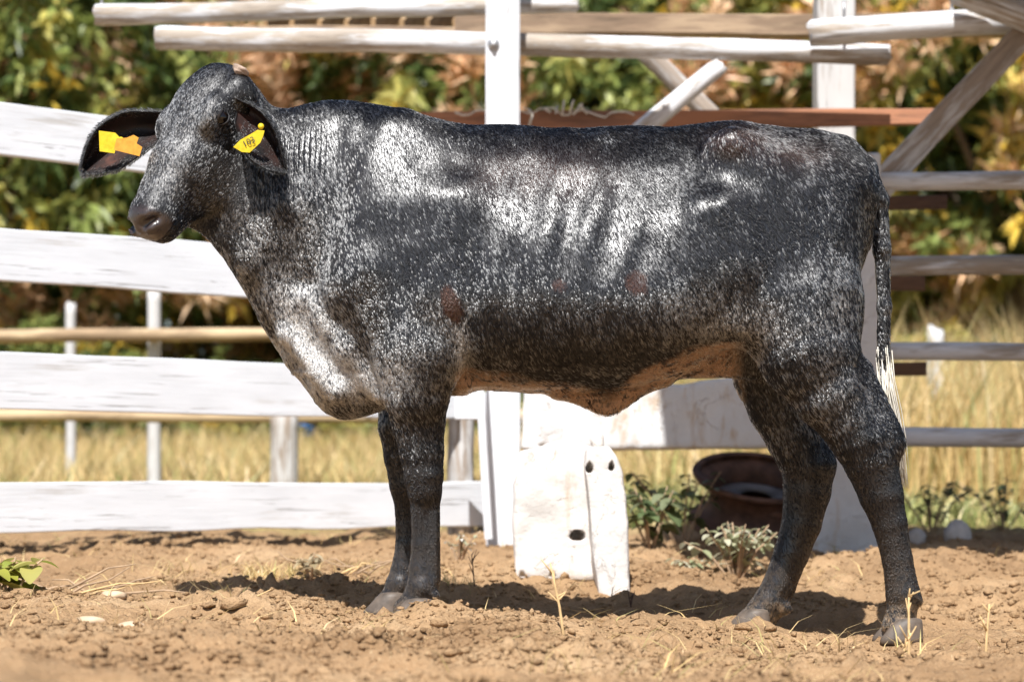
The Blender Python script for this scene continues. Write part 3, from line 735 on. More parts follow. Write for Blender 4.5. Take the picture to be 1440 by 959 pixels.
def ell(c, r, k=.03, axes=None, sub=False):
    c = np.array(c); r = np.array(r); m = r.max()
    R = np.eye(3) if axes is None else np.array(axes)
    def fn(x, y, z):
        p = [x - c[0], y - c[1], z - c[2]]
        q = sum(((p[0] * R[i][0] + p[1] * R[i][1] + p[2] * R[i][2]) / r[i]) ** 2 for i in range(3)); q = np.sqrt(q) + 1e-6
        n = np.sqrt(p[0] ** 2 + p[1] ** 2 + p[2] ** 2); return n * (1 - 1 / q)
    put(c - m, c + m, fn, k, sub)
def loft(st, k, egg=.0, p=2.0, yc=None, fold=None):
    """body section by section along the spine: (px, top py, bottom py, half width m)"""
    a = np.array(st, float); xs_ = (a[:, 0] - 720) * D0 / F; zt = H - (a[:, 1] - HY) * D0 / F; zb = H - (a[:, 2] - HY) * D0 / F
    def fn(x, y, z):
        xx = np.clip(x, xs_[0], xs_[-1])
        def sm(v):      # smooth interpolation
            q = np.interp(xx, xs_, v); dl = .03
            return (q * 2 + np.interp(xx - dl, xs_, v) + np.interp(xx + dl, xs_, v)) / 4
        t_, b_, w_ = sm(zt), sm(zb), sm(a[:, 3]); zc = (t_ + b_) / 2; h_ = np.maximum(.01, (t_ - b_) / 2)
        y0 = D0 + (np.interp(xx, *yc) if yc is not None else 0)
        if fold is not None: y0 = y0 + fold(xx, z)
        u = (z - zc) / h_; eg = np.interp(xx, *egg) if isinstance(egg, tuple) else egg; wv = w_ * (1 - .25 * eg) * (1 - eg * np.clip(u, -1, 1))
        yy = np.abs(y - y0) / wv
        q = (yy ** p + np.abs(u) ** p) ** (1 / p) + 1e-6
        n = np.sqrt((y - y0) ** 2 + (z - zc) ** 2); d = n * (1 - 1 / q)
        ox = np.abs(x - xx); return np.sqrt(np.maximum(d, 0) ** 2 + ox ** 2) + np.minimum(d, 0) * (ox < 1e-6)
    put((xs_[0], D0 - a[:, 3].max() - .1, zb.min()), (xs_[-1], D0 + a[:, 3].max() + .1, zt.max()), fn, k)
# trunk and neck
EGG = (np.array([X(400, 6), X(560, 6), X(700, 6), X(980, 6), X(1120, 6)]), np.array([.15, .25, .36, .36, .18]))
YC = (np.array([X(330, 6), X(480, 6), X(700, 6)]), np.array([-.05, -.01, 0]))
loft([(335, 190, 330, .080), (365, 170, 395, .098), (400, 160, 435, .115), (440, 148, 455, .135), (480, 144, 475, .165), (520, 149, 500, .200), (560, 157, 525, .228), (610, 168, 540, .255),
      (660, 178, 546, .280), (760, 183, 552, .315), (850, 181, 556, .328), (930, 180, 540, .320), (1000, 175, 514, .298), (1050, 174, 495, .275), (1100, 180, 470, .255),
      (1150, 184, 440, .225), (1182, 195, 420, .185), (1206, 214, 395, .13), (1221, 246, 330, .06)], .03, egg=EGG, p=2.2, yc=YC)
# spine ridge and withers
for a_, b_, r0, r1 in (((470, 166), (600, 188), .045, .04), ((600, 188), (960, 203), .04, .04), ((960, 203), (1180, 205), .045, .04)):
    cone(P(a_[0], a_[1] + 14, 6), P(b_[0], b_[1] + 14, 6), r0, r1, .04)
# dewlap and brisket
def fold(x, z): return .018 * np.sin(z * 24 + x * 16) * sstep(-.40, -.55, x)
loft([(256, 300, 318, .012), (270, 285, 325, .02), (292, 262, 331, .03), (318, 260, 350, .042), (345, 300, 402, .048), (365, 330, 452, .052), (385, 350, 492, .070), (410, 370, 522, .088), (438, 390, 556, .104), (456, 400, 582, .112),
      (478, 415, 591, .122), (512, 430, 586, .128), (545, 440, 574, .13), (600, 450, 556, .13), (650, 470, 545, .10)], .07, egg=.1, yc=YC, fold=fold)
cone(P(352, 330, 5.93), P(404, 470, 5.905), .018, .022, .03); cone(P(404, 470, 5.905), P(470, 550, 5.89), .022, .026, .03)
cone(P(432, 420, 5.875), P(490, 490, 5.865), .020, .025, .03); cone(P(490, 490, 5.865), P(535, 555, 5.88), .025, .022, .03)
# navel flap, udder
loft([(780, 480, 553, .05), (815, 490, 567, .045), (838, 500, 582, .036), (853, 505, 588, .032), (870, 505, 583, .034), (892, 500, 562, .04), (935, 490, 534, .05)], .05)
cone(P(1000, 490, 6), P(1060, 500, 6), .07, .06, .06)
for dx in (0, .04): cone(P(1040, 505, 5.97 + dx), P(1043, 522, 5.97 + dx), .012, .008, .012)
# shoulders, rump muscles
for s_ in (-1, 1):
    q = lambda px, py, dy: P(px, py, D0 + s_ * dy)
    cone(q(560, 205, .09), q(512, 390, .165), .07, .080, .08, .7)           # shoulder blade
    cone(q(515, 398, .155), q(596, 505, .170), .085, .085, .05, .8)         # upper arm
    cone(q(640, 300, .20), q(590, 480, .19), .06, .075, .07, .6)            # triceps
    ell(q(1030, 203, .19), (.045, .04, .035), .06)                           # hook bone
    ell(q(1205, 262, .085), (.035, .04, .05), .08)                          # pin bone
    cone(q(1060, 250, .17), q(1110, 400, .16), .08, .13, .08, .7)           # thigh
    cone(q(1156, 270, .12), q(1146, 440, .13), .075, .105, .05, .75)
    cone(q(1010, 300, .26), q(1045, 440, .22), .03, .05, .09, .7)
def limb(pts, k=.03, sy=.85):
    pts = [(np.array(P(a, b, c)), r * .965) for a, b, c, r in pts]; A0 = np.array([p for p, r in pts]); m = max(r for p, r in pts)
    def fn(x, y, z):
        out = None
        for (A, r0), (B, r1) in zip(pts[:-1], pts[1:]):
            ab = (B - A) * np.array([1, 1 / sy, 1]); px, py, pz = x - A[0], (y - A[1]) / sy, z - A[2]
            t = np.clip((px * ab[0] + py * ab[1] + pz * ab[2]) / float(ab @ ab), 0, 1)
            d = (np.sqrt((px - t * ab[0]) ** 2 + (py - t * ab[1]) ** 2 + (pz - t * ab[2]) ** 2) - (r0 + (r1 - r0) * t)) * sy
            out = d if out is None else smin(out, d, .006)
        return out
    put(A0.min(0) - m, A0.max(0) + m, fn, k)
n_, f_ = 5.86, 6.14
limb([(588, 500, 5.83, .105), (586, 555, 5.84, .085), (588, 590, n_, .070), (593, 634, n_, .056), (596, 668, n_, .050), (597, 690, n_, .044), (592, 716, n_, .026), (592, 765, n_, .024), (591, 800, n_, .029), (593, 826, n_, .040), (586, 842, n_, .036), (577, 858, n_, .044)])
cone(P(609, 700, n_), P(609, 815, n_), .017, .018, .010)
ell(P(611, 838, n_ - .015), (.014, .012, .013), .012); ell(P(611, 838, n_ + .03), (.014, .012, .013), .012)
limb([(590, 500, 6.17, .10), (572, 560, 6.16, .078), (568, 600, f_, .068), (569, 640, f_, .055), (573, 683, f_, .048), (570, 718, f_, .027), (570, 765, f_, .025), (566, 800, f_, .030), (564, 822, f_, .041), (556, 840, f_, .038), (546, 854, f_, .044)])
cone(P(586, 700, f_), P(582, 812, f_), .017, .018, .010)
nh, fh = 5.80, 6.14
limb([(1122, 440, 5.84, .165), (1140, 500, 5.81, .130), (1166, 552, nh, .096), (1192, 588, nh, .080), (1213, 619, nh, .078), (1224, 646, nh, .070), (1239, 695, nh, .056), (1251, 736, nh, .044), (1262, 787, nh, .038), (1270, 836, nh, .043), (1268, 858, nh, .038), (1264, 880, nh, .044)], .04)
cone(P(1215, 520, nh), P(1258, 622, nh), .018, .026, .04)                   # tendon to the point of the hock
ell(P(1290, 845, nh - .01), (.013, .012, .013), .012)
limb([(1075, 450, 6.13, .14), (1085, 520, 6.13, .108), (1100, 570, fh, .093), (1118, 612, fh, .080), (1137, 655, fh, .074), (1135, 690, fh, .064), (1127, 736, fh, .053), (1113, 777, fh, .047), (1096, 822, fh, .044), (1084, 846, fh, .046), (1070, 864, fh, .046)], .04)
ell(P(1103, 855, fh - .02), (.02, .014, .018), .012)
# tail
tp = [(1140, 206, .022), (1185, 212, .024), (1218, 236, .026), (1236, 280, .024), (1241, 350, .020), (1243, 430, .016), (1243, 500, .013), (1244, 545, .012)]
for (a_, b_, r0), (c_, d_, r1) in zip(tp[:-1], tp[1:]): cone(P(a_, b_, 6), P(c_, d_, 6), r0, r1, .012 if b_ > 230 else .03)
# head
psi, phi = math.radians(40), math.radians(61)
hv = np.array([-math.cos(psi), -math.sin(psi), 0]); sv = np.array([math.sin(psi), -math.cos(psi), 0])
fv = hv * math.cos(phi) + np.array([0, 0, -math.sin(phi)]); uv = hv * math.sin(phi) + np.array([0, 0, math.cos(phi)])
HO = np.array(P(284, 84, 5.90)); HR = [fv, sv, uv]
def hp(f, s_, u): return HO + fv * f + sv * s_ + uv * u
cone(hp(.10, 0, -.17), np.array(P(400, 290, 5.97)), .095, .125, .07)
cone(hp(.22, 0, -.19), np.array(P(365, 350, 5.94)), .05, .07, .07)
ell(hp(.095, 0, -.105), (.125, .108, .105), .04, HR)
ell(hp(.125, 0, -.080), (.140, .108, .082), .03, HR)
for s_ in (-1, 1):
    cone(hp(.15, s_ * .030, -.088), hp(.27, s_ * .022, -.080), .078, .068, .02); cone(hp(.27, s_ * .022, -.080), hp(.41, s_ * .012, -.072), .068, .050, .02)
ell(hp(.440, 0, -.078), (.050, .060, .052), .03, HR)
for s_ in (-1, 1):
    ell(hp(.21, s_ * .05, -.155), (.125, .045, .085), .04, HR)
    ell(hp(.148, s_ * .106, -.046), (.055, .028, .032), .03, HR)
    ell(hp(.06, s_ * .105, -.085), (.04, .03, .04), .03, HR)
    ell(hp(.460, s_ * .036, -.058), (.030, .022, .024), .015, HR)
cone(hp(.22, 0, -.18), hp(.43, 0, -.118), .062, .034, .035)
ell(hp(.43, 0, -.122), (.042, .044, .020), .012, HR)
for s_ in (-1, 1):
    cone(hp(.482, s_ * .028, -.044), hp(.452, s_ * .052, -.056), .018, .011, .005, sub=True)
    ell(hp(.445, s_ * .06, -.106), (.06, .03, .004), .006, HR, sub=True)

def surface_nets(Fv):
    inside = Fv < 0
    nx_, ny_, nz_ = Fv.shape
    cs = np.zeros((nx_ - 1, ny_ - 1, nz_ - 1), np.int8)
    corners = [(i, j, k) for i in (0, 1) for j in (0, 1) for k in (0, 1)]
    for i, j, k in corners: cs += inside[i:nx_ - 1 + i, j:ny_ - 1 + j, k:nz_ - 1 + k]
    act = np.argwhere((cs > 0) & (cs < 8)); n = len(act)
    cid = np.full(cs.shape, -1, np.int32); cid[tuple(act.T)] = np.arange(n)
    val = {c: Fv[act[:, 0] + c[0], act[:, 1] + c[1], act[:, 2] + c[2]] for c in corners}
    acc = np.zeros((n, 3)); cnt = np.zeros(n)
    for c in corners:
        for ax in range(3):
            if c[ax]: continue
            e = list(c); e[ax] = 1; va, vb = val[c], val[tuple(e)]; m = (va < 0) != (vb < 0)
            t_ = np.where(m, va / np.where(m, va - vb, 1), 0)
            p = np.array(c, float)[None].repeat(n, 0); p[:, ax] += t_
            acc[m] += p[m]; cnt[m] += 1
    V = act + acc / cnt[:, None]
    quads = []
    for ax in range(3):
        sl0 = [slice(None)] * 3; sl1 = [slice(None)] * 3; sl0[ax] = slice(0, -1); sl1[ax] = slice(1, None)
        a_, b_ = inside[tuple(sl0)], inside[tuple(sl1)]
        e = np.argwhere(a_ != b_); o1, o2 = [(1, 2), (2, 0), (0, 1)][ax]
        e = e[(e[:, o1] > 0) & (e[:, o2] > 0) & (e[:, o1] < cs.shape[o1]) & (e[:, o2] < cs.shape[o2])]
        ids = []
        for d1, d2 in ((1, 1), (0, 1), (0, 0), (1, 0)):
            q = e.copy(); q[:, o1] -= d1; q[:, o2] -= d2; ids.append(cid[tuple(q.T)])
        q = np.stack(ids, 1); fl_ = ~a_[tuple(e.T)]; q[fl_] = q[fl_][:, ::-1]; quads.append(q)
    return lo + V * VOX, np.concatenate(quads)
cv, cf = surface_nets(FLD); del FLD
def smooth(v, f, it, lam):
    e = np.concatenate([f[:, [0, 1]], f[:, [1, 2]], f[:, [2, 3]], f[:, [3, 0]]]); e = np.concatenate([e, e[:, ::-1]])
    deg = np.bincount(e[:, 0], minlength=len(v))[:, None]
    for _ in range(it):
        for l_ in (lam, -lam * 1.03):
            m = np.stack([np.bincount(e[:, 0], v[e[:, 1], i], len(v)) for i in range(3)], 1) / np.maximum(deg, 1)
            v = v + (m - v) * l_
    return v
cv = smooth(cv, cf, 4, .55)
def vnormals(v, f):
    fn = np.cross(v[f[:, 2]] - v[f[:, 0]], v[f[:, 3]] - v[f[:, 1]]); n = np.zeros_like(v)
    for i in range(4):
        for c_ in range(3): n[:, c_] += np.bincount(f[:, i], fn[:, c_], len(v))
    return unit(n)
cn = vnormals(cv, cf)
# skin relief: ribs, shoulder creases, dewlap wrinkles
px_ = 720 + cv[:, 0] / cv[:, 1] * F; py_ = HY - (cv[:, 2] - H) / cv[:, 1] * F
def bl(cx, cy, rx, ry): return np.exp(-(((px_ - cx) / rx) ** 2 + ((py_ - cy) / ry) ** 2))
disp = .004 * np.sin((px_ + .25 * py_) / 9.5) * bl(800, 330, 130, 80)
disp += .007 * noise(cv[:, 0] * 7, cv[:, 1] * 7, cv[:, 2] * 4, 81) * (py_ < 520)
disp += .0035 * noise(cv[:, 0] * 22, cv[:, 1] * 22, cv[:, 2] * 12, 82) * (py_ < 560)
dew = np.maximum(bl(440, 500, 70, 80), bl(370, 400, 35, 110))
disp += dew * .007 * noise(cv[:, 0] * 26, cv[:, 1] * 26, cv[:, 2] * 7, 83)
disp -= .012 * np.exp(-(((px_ - 655 + (py_ - 420) * -.05) / 13) ** 2)) * (py_ > 300) * (py_ < 540) * sstep(300, 380, py_)   # crease behind the shoulder
disp -= .010 * np.exp(-((px_ - (470 + (py_ - 300) * -.30)) / 14) ** 2) * bl(470, 330, 80, 110)
cv = cv + cn * disp[:, None]
# coat: R white flecking (raised on the neck to stand in for sheen), G bare tan skin, B dust, A spare
side = cn[:, 2]
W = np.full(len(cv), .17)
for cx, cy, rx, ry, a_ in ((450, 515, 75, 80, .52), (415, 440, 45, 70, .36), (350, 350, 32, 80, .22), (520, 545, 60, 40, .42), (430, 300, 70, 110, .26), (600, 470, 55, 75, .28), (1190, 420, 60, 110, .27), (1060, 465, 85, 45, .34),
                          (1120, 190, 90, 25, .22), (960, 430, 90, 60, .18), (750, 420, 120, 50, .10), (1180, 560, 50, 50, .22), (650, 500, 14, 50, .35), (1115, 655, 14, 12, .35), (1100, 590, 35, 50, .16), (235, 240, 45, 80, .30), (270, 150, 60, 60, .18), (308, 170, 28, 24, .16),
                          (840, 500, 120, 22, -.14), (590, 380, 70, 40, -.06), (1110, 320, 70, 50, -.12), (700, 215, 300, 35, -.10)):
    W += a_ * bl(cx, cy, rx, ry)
W = np.where(py_ > 600, W * (1 - .88 * sstep(610, 690, py_)), W)
hl = (cv - HO); hf, hs, hu = hl @ fv, hl @ sv, hl @ uv
inhead = (hf > -.05) & (hf < .56) & (np.abs(hs) < .16) & (hu > -.26) & (px_ < 355)
muz = inhead * sstep(.425, .445, hf) * (hu > -.108); nsm = inhead * sstep(.36, .45, hf)
W = W * (1 - nsm * .6) * (1 - muz)
bot = np.interp(px_, [640, 700, 760, 800, 835, 852, 870, 890, 930, 980, 1040], [548, 545, 550, 560, 580, 587, 582, 560, 535, 515, 500])
nz_ = noise(cv[:, 0] * 16, cv[:, 1] * 16, cv[:, 2] * 16, 84)
edge = np.interp(px_, [640, 760, 850, 900, 1040], [20, 14, 26, 26, 24])
under = sstep(-edge - 10, -edge + 8, py_ - bot + 9 * nz_) * sstep(632, 650, px_) * (1 - sstep(1020, 1050, px_)) * (py_ > 480) * (side < -.05)
G = under
brown = np.maximum.reduce([1.0 * ((((px_ - 634 - (py_ - 426) * .25) / 13) ** 2 + ((py_ - 426) / 27) ** 2) < 1), 1.0 * ((((px_ - 786) / 9) ** 2 + ((py_ - 399) / 8) ** 2) < 1), 1.0 * ((((px_ - 895) / 15) ** 2 + ((py_ - 397) / 17) ** 2) < 1),
                           .6 * bl(1040, 200, 40, 18), .35 * bl(1110, 215, 45, 18), .3 * bl(760, 240, 90, 30)])
brown = brown * (cn[:, 1] < .2)
dust = np.clip(.9 * sstep(835, 885, py_) + .10 * sstep(700, 850, py_), 0, 1)
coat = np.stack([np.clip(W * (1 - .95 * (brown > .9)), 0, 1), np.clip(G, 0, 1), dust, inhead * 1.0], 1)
coat2 = np.stack([np.clip(brown, 0, 1), muz * 1.0, np.clip(bl(400, 280, 55, 150) + .6 * bl(350, 330, 40, 90), 0, 1) * (~inhead)], 1)

# ears: cupped leaf sheets with thickness, joined into the same skin
fringe = []
def ear(top, mid, bot, dt, dm, db, nu=22, nv=12, th=.007):
    def curve(pts, q):
        n = len(pts) - 1; pts = np.array(pts, float)      # Catmull-Rom
        x = q * n; i = min(int(x), n - 1); u = x - i
        p0, p1, p2, p3 = pts[max(i - 1, 0)], pts[i], pts[i + 1], pts[min(i + 2, n)]
        return .5 * (2 * p1 + (p2 - p0) * u + (2 * p0 - 5 * p1 + 4 * p2 - p3) * u * u + (3 * p1 - p0 - 3 * p2 + p3) * u ** 3)
    V = np.zeros((nu, nv, 3))
    for i in range(nu):
        q = i / (nu - 1)
        a_ = np.array(P(*curve(top, q), dt)); b_ = np.array(P(*curve(mid, q), dm)); c_ = np.array(P(*curve(bot, q), db))
        for j in range(nv):
            t_ = j / (nv - 1); V[i, j] = a_ * (1 - t_) * (1 - 2 * t_) + b_ * 4 * t_ * (1 - t_) + c_ * t_ * (2 * t_ - 1)
    gi, gj = np.meshgrid(np.arange(nu), np.arange(nv), indexing='ij')
    V[..., 1] += .007 * noise(gi * .3, gj * .45, dt, 96); V[..., 2] += .004 * noise(gi * .35, gj * .5, dt + 7, 97) * sstep(0, 3, gi)
    du = np.gradient(V, axis=0); dv = np.gradient(V, axis=1); n = unit(np.cross(du, dv))
    if n[..., 1].mean() > 0: n = -n
    tv = (th * (1 - .8 * np.abs(2 * gj / (nv - 1) - 1) ** 3) * (1 - .7 * (gi / (nu - 1)) ** 4))[..., None]
    A = V + n * tv / 2; B = V - n * tv / 2
    fringe.append((V, n))
    idx_ = np.arange(nu * nv).reshape(nu, nv); f = np.stack([idx_[:-1, :-1], idx_[1:, :-1], idx_[1:, 1:], idx_[:-1, 1:]], -1).reshape(-1, 4)
    fr_ = np.concatenate([f, f[:, ::-1] + nu * nv]); N_ = nu * nv
    ring = list(idx_[:, 0]) + list(idx_[-1, 1:]) + list(idx_[-2::-1, -1]) + list(idx_[0, -2:0:-1])
    rim = np.array([(ring[k], ring[(k + 1) % len(ring)], ring[(k + 1) % len(ring)] + N_, ring[k] + N_) for k in range(len(ring))])
    return np.concatenate([A.reshape(-1, 3), B.reshape(-1, 3)]), np.concatenate([fr_, rim]), N_
ears = [ear([(330, 138), (352, 146), (376, 166), (392, 198), (400, 236)], [(334, 150), (358, 165), (378, 190), (390, 215), (400, 238)], [(330, 172), (338, 200), (352, 224), (376, 238), (399, 243)], 5.80, 5.86, 5.75),
        ear([(262, 160), (215, 155), (178, 157), (146, 172), (124, 200), (114, 236)], [(262, 178), (215, 182), (182, 187), (152, 200), (129, 220), (114, 242)], [(262, 186), (216, 204), (194, 222), (170, 238), (142, 244), (116, 246)], 5.96, 6.03, 5.93)]
allv, allf, allc, allc2 = [cv], [cf], [coat], [coat2]; off = len(cv); inner_faces = []
nf = len(cf)
for ev, ef, N_ in ears:
    allv.append(ev); allf.append(ef + off); n1 = len(ev)
    allc.append(np.tile([.06, 0, 0, 1], (n1, 1))); c2 = np.zeros((n1, 3)); allc2.append(c2)
    inner_faces.append((nf, nf + (len(ef) - 0) // 2)); nf += len(ef); off += n1
bm_v = np.concatenate(allv); bm_f = np.concatenate(allf)
me = fast_mesh('body', bm_v, bm_f, True)
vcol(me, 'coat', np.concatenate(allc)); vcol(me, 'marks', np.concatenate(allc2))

t = NT('speckled_black_hide')
at = t.n('VertexColor'); at.layer_name = 'coat'; s1 = t.n('SeparateColor'); t.l(at.outputs[0], s1.inputs[0])
a2 = t.n('VertexColor'); a2.layer_name = 'marks'; s2 = t.n('SeparateColor'); t.l(a2.outputs[0], s2.inputs[0])
fl_co = t.coord((330, 330, 85), (0, math.radians(14), 0))
n1 = t.noise(fl_co, 1.0, 4, .62, .3)
n2 = t.noise(t.coord((120, 120, 40), (0, math.radians(14), 0)), 1.0, 3, .6)
n3 = t.noise(t.coord(), 7, 4, .6)
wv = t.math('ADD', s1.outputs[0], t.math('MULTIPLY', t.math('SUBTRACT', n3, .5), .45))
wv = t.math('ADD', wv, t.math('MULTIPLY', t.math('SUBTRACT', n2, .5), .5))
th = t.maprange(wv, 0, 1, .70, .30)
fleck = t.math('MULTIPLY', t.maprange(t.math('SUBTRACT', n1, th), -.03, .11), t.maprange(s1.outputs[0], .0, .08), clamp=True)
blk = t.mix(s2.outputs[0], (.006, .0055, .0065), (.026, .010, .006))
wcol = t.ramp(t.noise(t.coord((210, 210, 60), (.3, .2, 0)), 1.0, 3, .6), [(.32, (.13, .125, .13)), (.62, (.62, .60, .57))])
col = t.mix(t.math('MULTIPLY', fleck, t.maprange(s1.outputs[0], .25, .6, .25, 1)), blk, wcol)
skinf = t.math('MULTIPLY', s1.outputs[1], t.maprange(n2, .36, .50, .15, 1), clamp=True)
col = t.mix(skinf, col, (.34, .20, .125))
col = t.mix(s2.outputs[1], col, (.040, .028, .025))
dustn = t.math('MULTIPLY', s1.outputs[2], t.maprange(t.noise(t.coord(), 60, 4, .65), .42, .62), clamp=True)
col = t.mix(t.math('MULTIPLY', dustn, .85), col, (.34, .22, .12))
rough = t.mix(at.outputs['Alpha'], (.31, .31, .31), (.48, .48, .48)); rough = t.mix(dustn, rough, (.85, .85, .85)); rough = t.mix(s2.outputs[1], rough, (.28, .28, .28))
wrk = t.n('TexWave', wave_type='BANDS', bands_direction='X'); wrk.inputs['Scale'].default_value = 24; wrk.inputs['Distortion'].default_value = 3.5; wrk.inputs['Detail'].default_value = 3; wrk.inputs['Detail Scale'].default_value = 1.2
t.l(t.coord((1, 1, .25)), wrk.inputs['Vector'])
hgt = t.math('ADD', t.math('MULTIPLY', n1, .6), t.math('MULTIPLY', n2, .6))
nb = t.bump(hgt, .30, .004)
nb = t.bump(t.math('MULTIPLY', wrk.outputs['Fac'], s2.outputs[2]), .5, .006, nb)
hide = t.out(col, rough, .85, nb)
me.materials.append(hide)
t = NT('inner_ear_skin'); m_in = t.out(t.ramp(t.noise(t.coord(), 14, 4), [(.35, (.012, .010, .010)), (.6, (.035, .018, .015)), (.8, (.12, .045, .03))]), .55, .4)
me.materials.append(m_in)
mi = np.zeros(len(bm_f), np.int32)
for a_, b_ in inner_faces:
    mi[a_:a_ + 21 * 11] = 1
me.polygons.foreach_set('material_index', mi)

cow = empty('cow', (0, 0, 0))
link('body', me, None, cow)
# short coat: real hairs lying along the skin, black with white tufts
def make_coat(N, seed):
    rng = np.random.default_rng(seed)
    q = cf; ctr = cv[q].mean(1); nr = vnormals(cv, cf)[q].mean(1); nr = unit(nr)
    ar = .5 * np.linalg.norm(np.cross(cv[q[:, 2]] - cv[q[:, 0]], cv[q[:, 3]] - cv[q[:, 1]]), axis=1)
    fcv = lambda a: a[q].mean(1)
    tanv = fcv(G); dst = fcv(dust); mz = fcv(muz * 1.0)
    wgt = ar * np.where(nr[:, 1] < .35, 1, .25) * (1 - .45 * tanv) * (1 - .5 * dst) * (1 - .97 * mz)
    hsid = np.abs(((ctr - hp(.155, .108, -.062)) ** 2).sum(1)) ** .5
    wgt = wgt * (hsid > .021)
    pick = rng.choice(len(q), N, p=wgt / wgt.sum())
    a_, b_ = rng.random((2, N, 1)); Q = q[pick]
    p0 = (cv[Q[:, 0]] * (1 - a_) + cv[Q[:, 1]] * a_) * (1 - b_) + (cv[Q[:, 3]] * (1 - a_) + cv[Q[:, 2]] * a_) * b_
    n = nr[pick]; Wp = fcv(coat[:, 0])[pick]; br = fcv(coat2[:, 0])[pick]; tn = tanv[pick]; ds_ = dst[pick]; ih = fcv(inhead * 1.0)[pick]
    sw = noise(p0[:, 0] * 5, p0[:, 1] * 5, p0[:, 2] * 5, 91); flow = np.stack([.38 + .35 * sw, np.zeros(N), -np.ones(N)], 1)
    flow = np.where(ih[:, None] > .5, fv + sv * .15, flow) + rng.normal(size=(N, 3)) * .10
    tg = unit(flow - n * (flow * n).sum(1, keepdims=True)); tg = unit(tg + n * .10)
    L = (.0125 * rng.uniform(.7, 1.25, N) * np.where(ih > .5, .65, 1) * np.where(p0[:, 2] < .42, .65, 1))[:, None]
    sd_ = np.cross(n, tg)
    # tufts: the same cell of fleck noise colours neighbouring hairs alike
    fx = (p0 * sd_).sum(1); big = noise(p0[:, 0] * 9, p0[:, 1] * 9, p0[:, 2] * 9, 92); med = noise(p0[:, 0] * 45, p0[:, 1] * 45, p0[:, 2] * 22, 93)
    x_, z_ = p0[:, 0] + .38 * p0[:, 2], p0[:, 2]
    fine = .6 * noise(x_ * 330, p0[:, 1] * 330, z_ * 90, 94) + .5 * noise(x_ * 560, p0[:, 1] * 560, z_ * 150, 95)
    s_val = 1.15 * fine + .28 * med + .20 * big + rng.normal(size=N) * .08
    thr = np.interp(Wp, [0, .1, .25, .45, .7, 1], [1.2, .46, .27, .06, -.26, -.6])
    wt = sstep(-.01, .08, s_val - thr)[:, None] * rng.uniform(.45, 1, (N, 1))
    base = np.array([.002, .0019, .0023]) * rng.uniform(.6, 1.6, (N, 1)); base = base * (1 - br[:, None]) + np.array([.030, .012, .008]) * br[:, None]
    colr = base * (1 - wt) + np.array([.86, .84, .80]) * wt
    tk = (tn * (med < .25))[:, None]; colr = colr * (1 - tk * .85) + np.array([.36, .22, .13]) * tk * .85
    dz_ = (ds_ * (rng.random(N) < .8))[:, None] * .8; colr = colr * (1 - dz_) + np.array([.33, .21, .12]) * dz_
    for EV, EN in fringe:            # hairs fringing the ears and lying on their backs
        nu_, nv_ = EV.shape[:2]; m_ = 5200
        i_ = rng.uniform(3, nu_ - 1.001, m_); jr = rng.random(m_); j_ = np.where(rng.random(m_) < .6, np.where(jr < .5, rng.random(m_) ** 2 * 1.5, nv_ - 1.001 - rng.random(m_) ** 2 * 1.5), jr * (nv_ - 1.001))
        a0, b0 = i_.astype(int), j_.astype(int); a1, b1 = (i_ - a0)[:, None], (j_ - b0)[:, None]
        pp = EV[a0, b0] * (1 - a1) * (1 - b1) + EV[a0 + 1, b0] * a1 * (1 - b1) + EV[a0, b0 + 1] * (1 - a1) * b1 + EV[a0 + 1, b0 + 1] * a1 * b1
        outw = (EV[a0, np.full(m_, nv_ - 1)] - EV[a0, np.zeros(m_, int)]) * np.where(j_ > nv_ / 2, 1, -1)[:, None]
        al = EV[np.minimum(a0 + 2, nu_ - 1), b0] - EV[a0 - 1, b0]; nn = EN[a0, b0] * np.where(rng.random(m_) < .5, 1, -1)[:, None]
        tt = unit(unit(outw) * .6 + unit(al) * 1.0 + rng.normal(size=(m_, 3)) * .25)
        p0 = np.concatenate([p0, pp + nn * .003]); n = np.concatenate([n, nn]); tg = np.concatenate([tg, tt]); L = np.concatenate([L, rng.uniform(.006, .012, (m_, 1))])
        colr = np.concatenate([colr, np.where(rng.random((m_, 1)) < .12, .35, .008) * np.ones((m_, 3))]); wt = np.concatenate([wt, np.zeros((m_, 1))])
    N = len(p0)
    pts = np.stack([p0 - n * .001, p0 + tg * L * .5 + n * L * .10, p0 + tg * L], 1)
    hc = bpy.data.hair_curves.new('short_coat'); hc.add_curves([3] * N)
    hc.position_data.foreach_set('vector', pts.astype(np.float32).ravel())
    ra = hc.attributes.get('radius') or hc.attributes.new('radius', 'FLOAT', 'POINT')
    rad = np.array([.00042, .00038, .00010])[None] * (1 + 1.5 * wt); ra.data.foreach_set('value', rad.astype(np.float32).ravel())
    ca = hc.attributes.new('tint', 'FLOAT_COLOR', 'CURVE'); ca.data.foreach_set('color', np.concatenate([colr, np.ones((N, 1))], 1).astype(np.float32).ravel())
    t = NT('short_glossy_hair'); at = t.n('Attribute', attribute_name='tint')
    hb_ = t.n('BsdfHairPrincipled'); hb_.model = 'CHIANG'; hb_.parametrization = 'COLOR'
    t.l(at.outputs['Color'], hb_.inputs['Color']); hb_.inputs['Roughness'].default_value = .13; hb_.inputs['Radial Roughness'].default_value = .35
    hb_.inputs['IOR'].default_value = 1.42; hb_.inputs['Random Roughness'].default_value = .3; hb_.inputs['Offset'].default_value = math.radians(1)
    t.l(hb_.outputs[0], t.t.nodes['Material Output'].inputs[0]); t.t.nodes.remove(t.b); hc.materials.append(t.m)
    o = bpy.data.objects.new('short_coat', hc); C.objects.link(o); o.parent = cow; o['kind'] = 'stuff'
make_coat(300000, 6)
t = NT('wet_dark_eye'); eye_m = t.out((.006, .0035, .003), .06, .6)
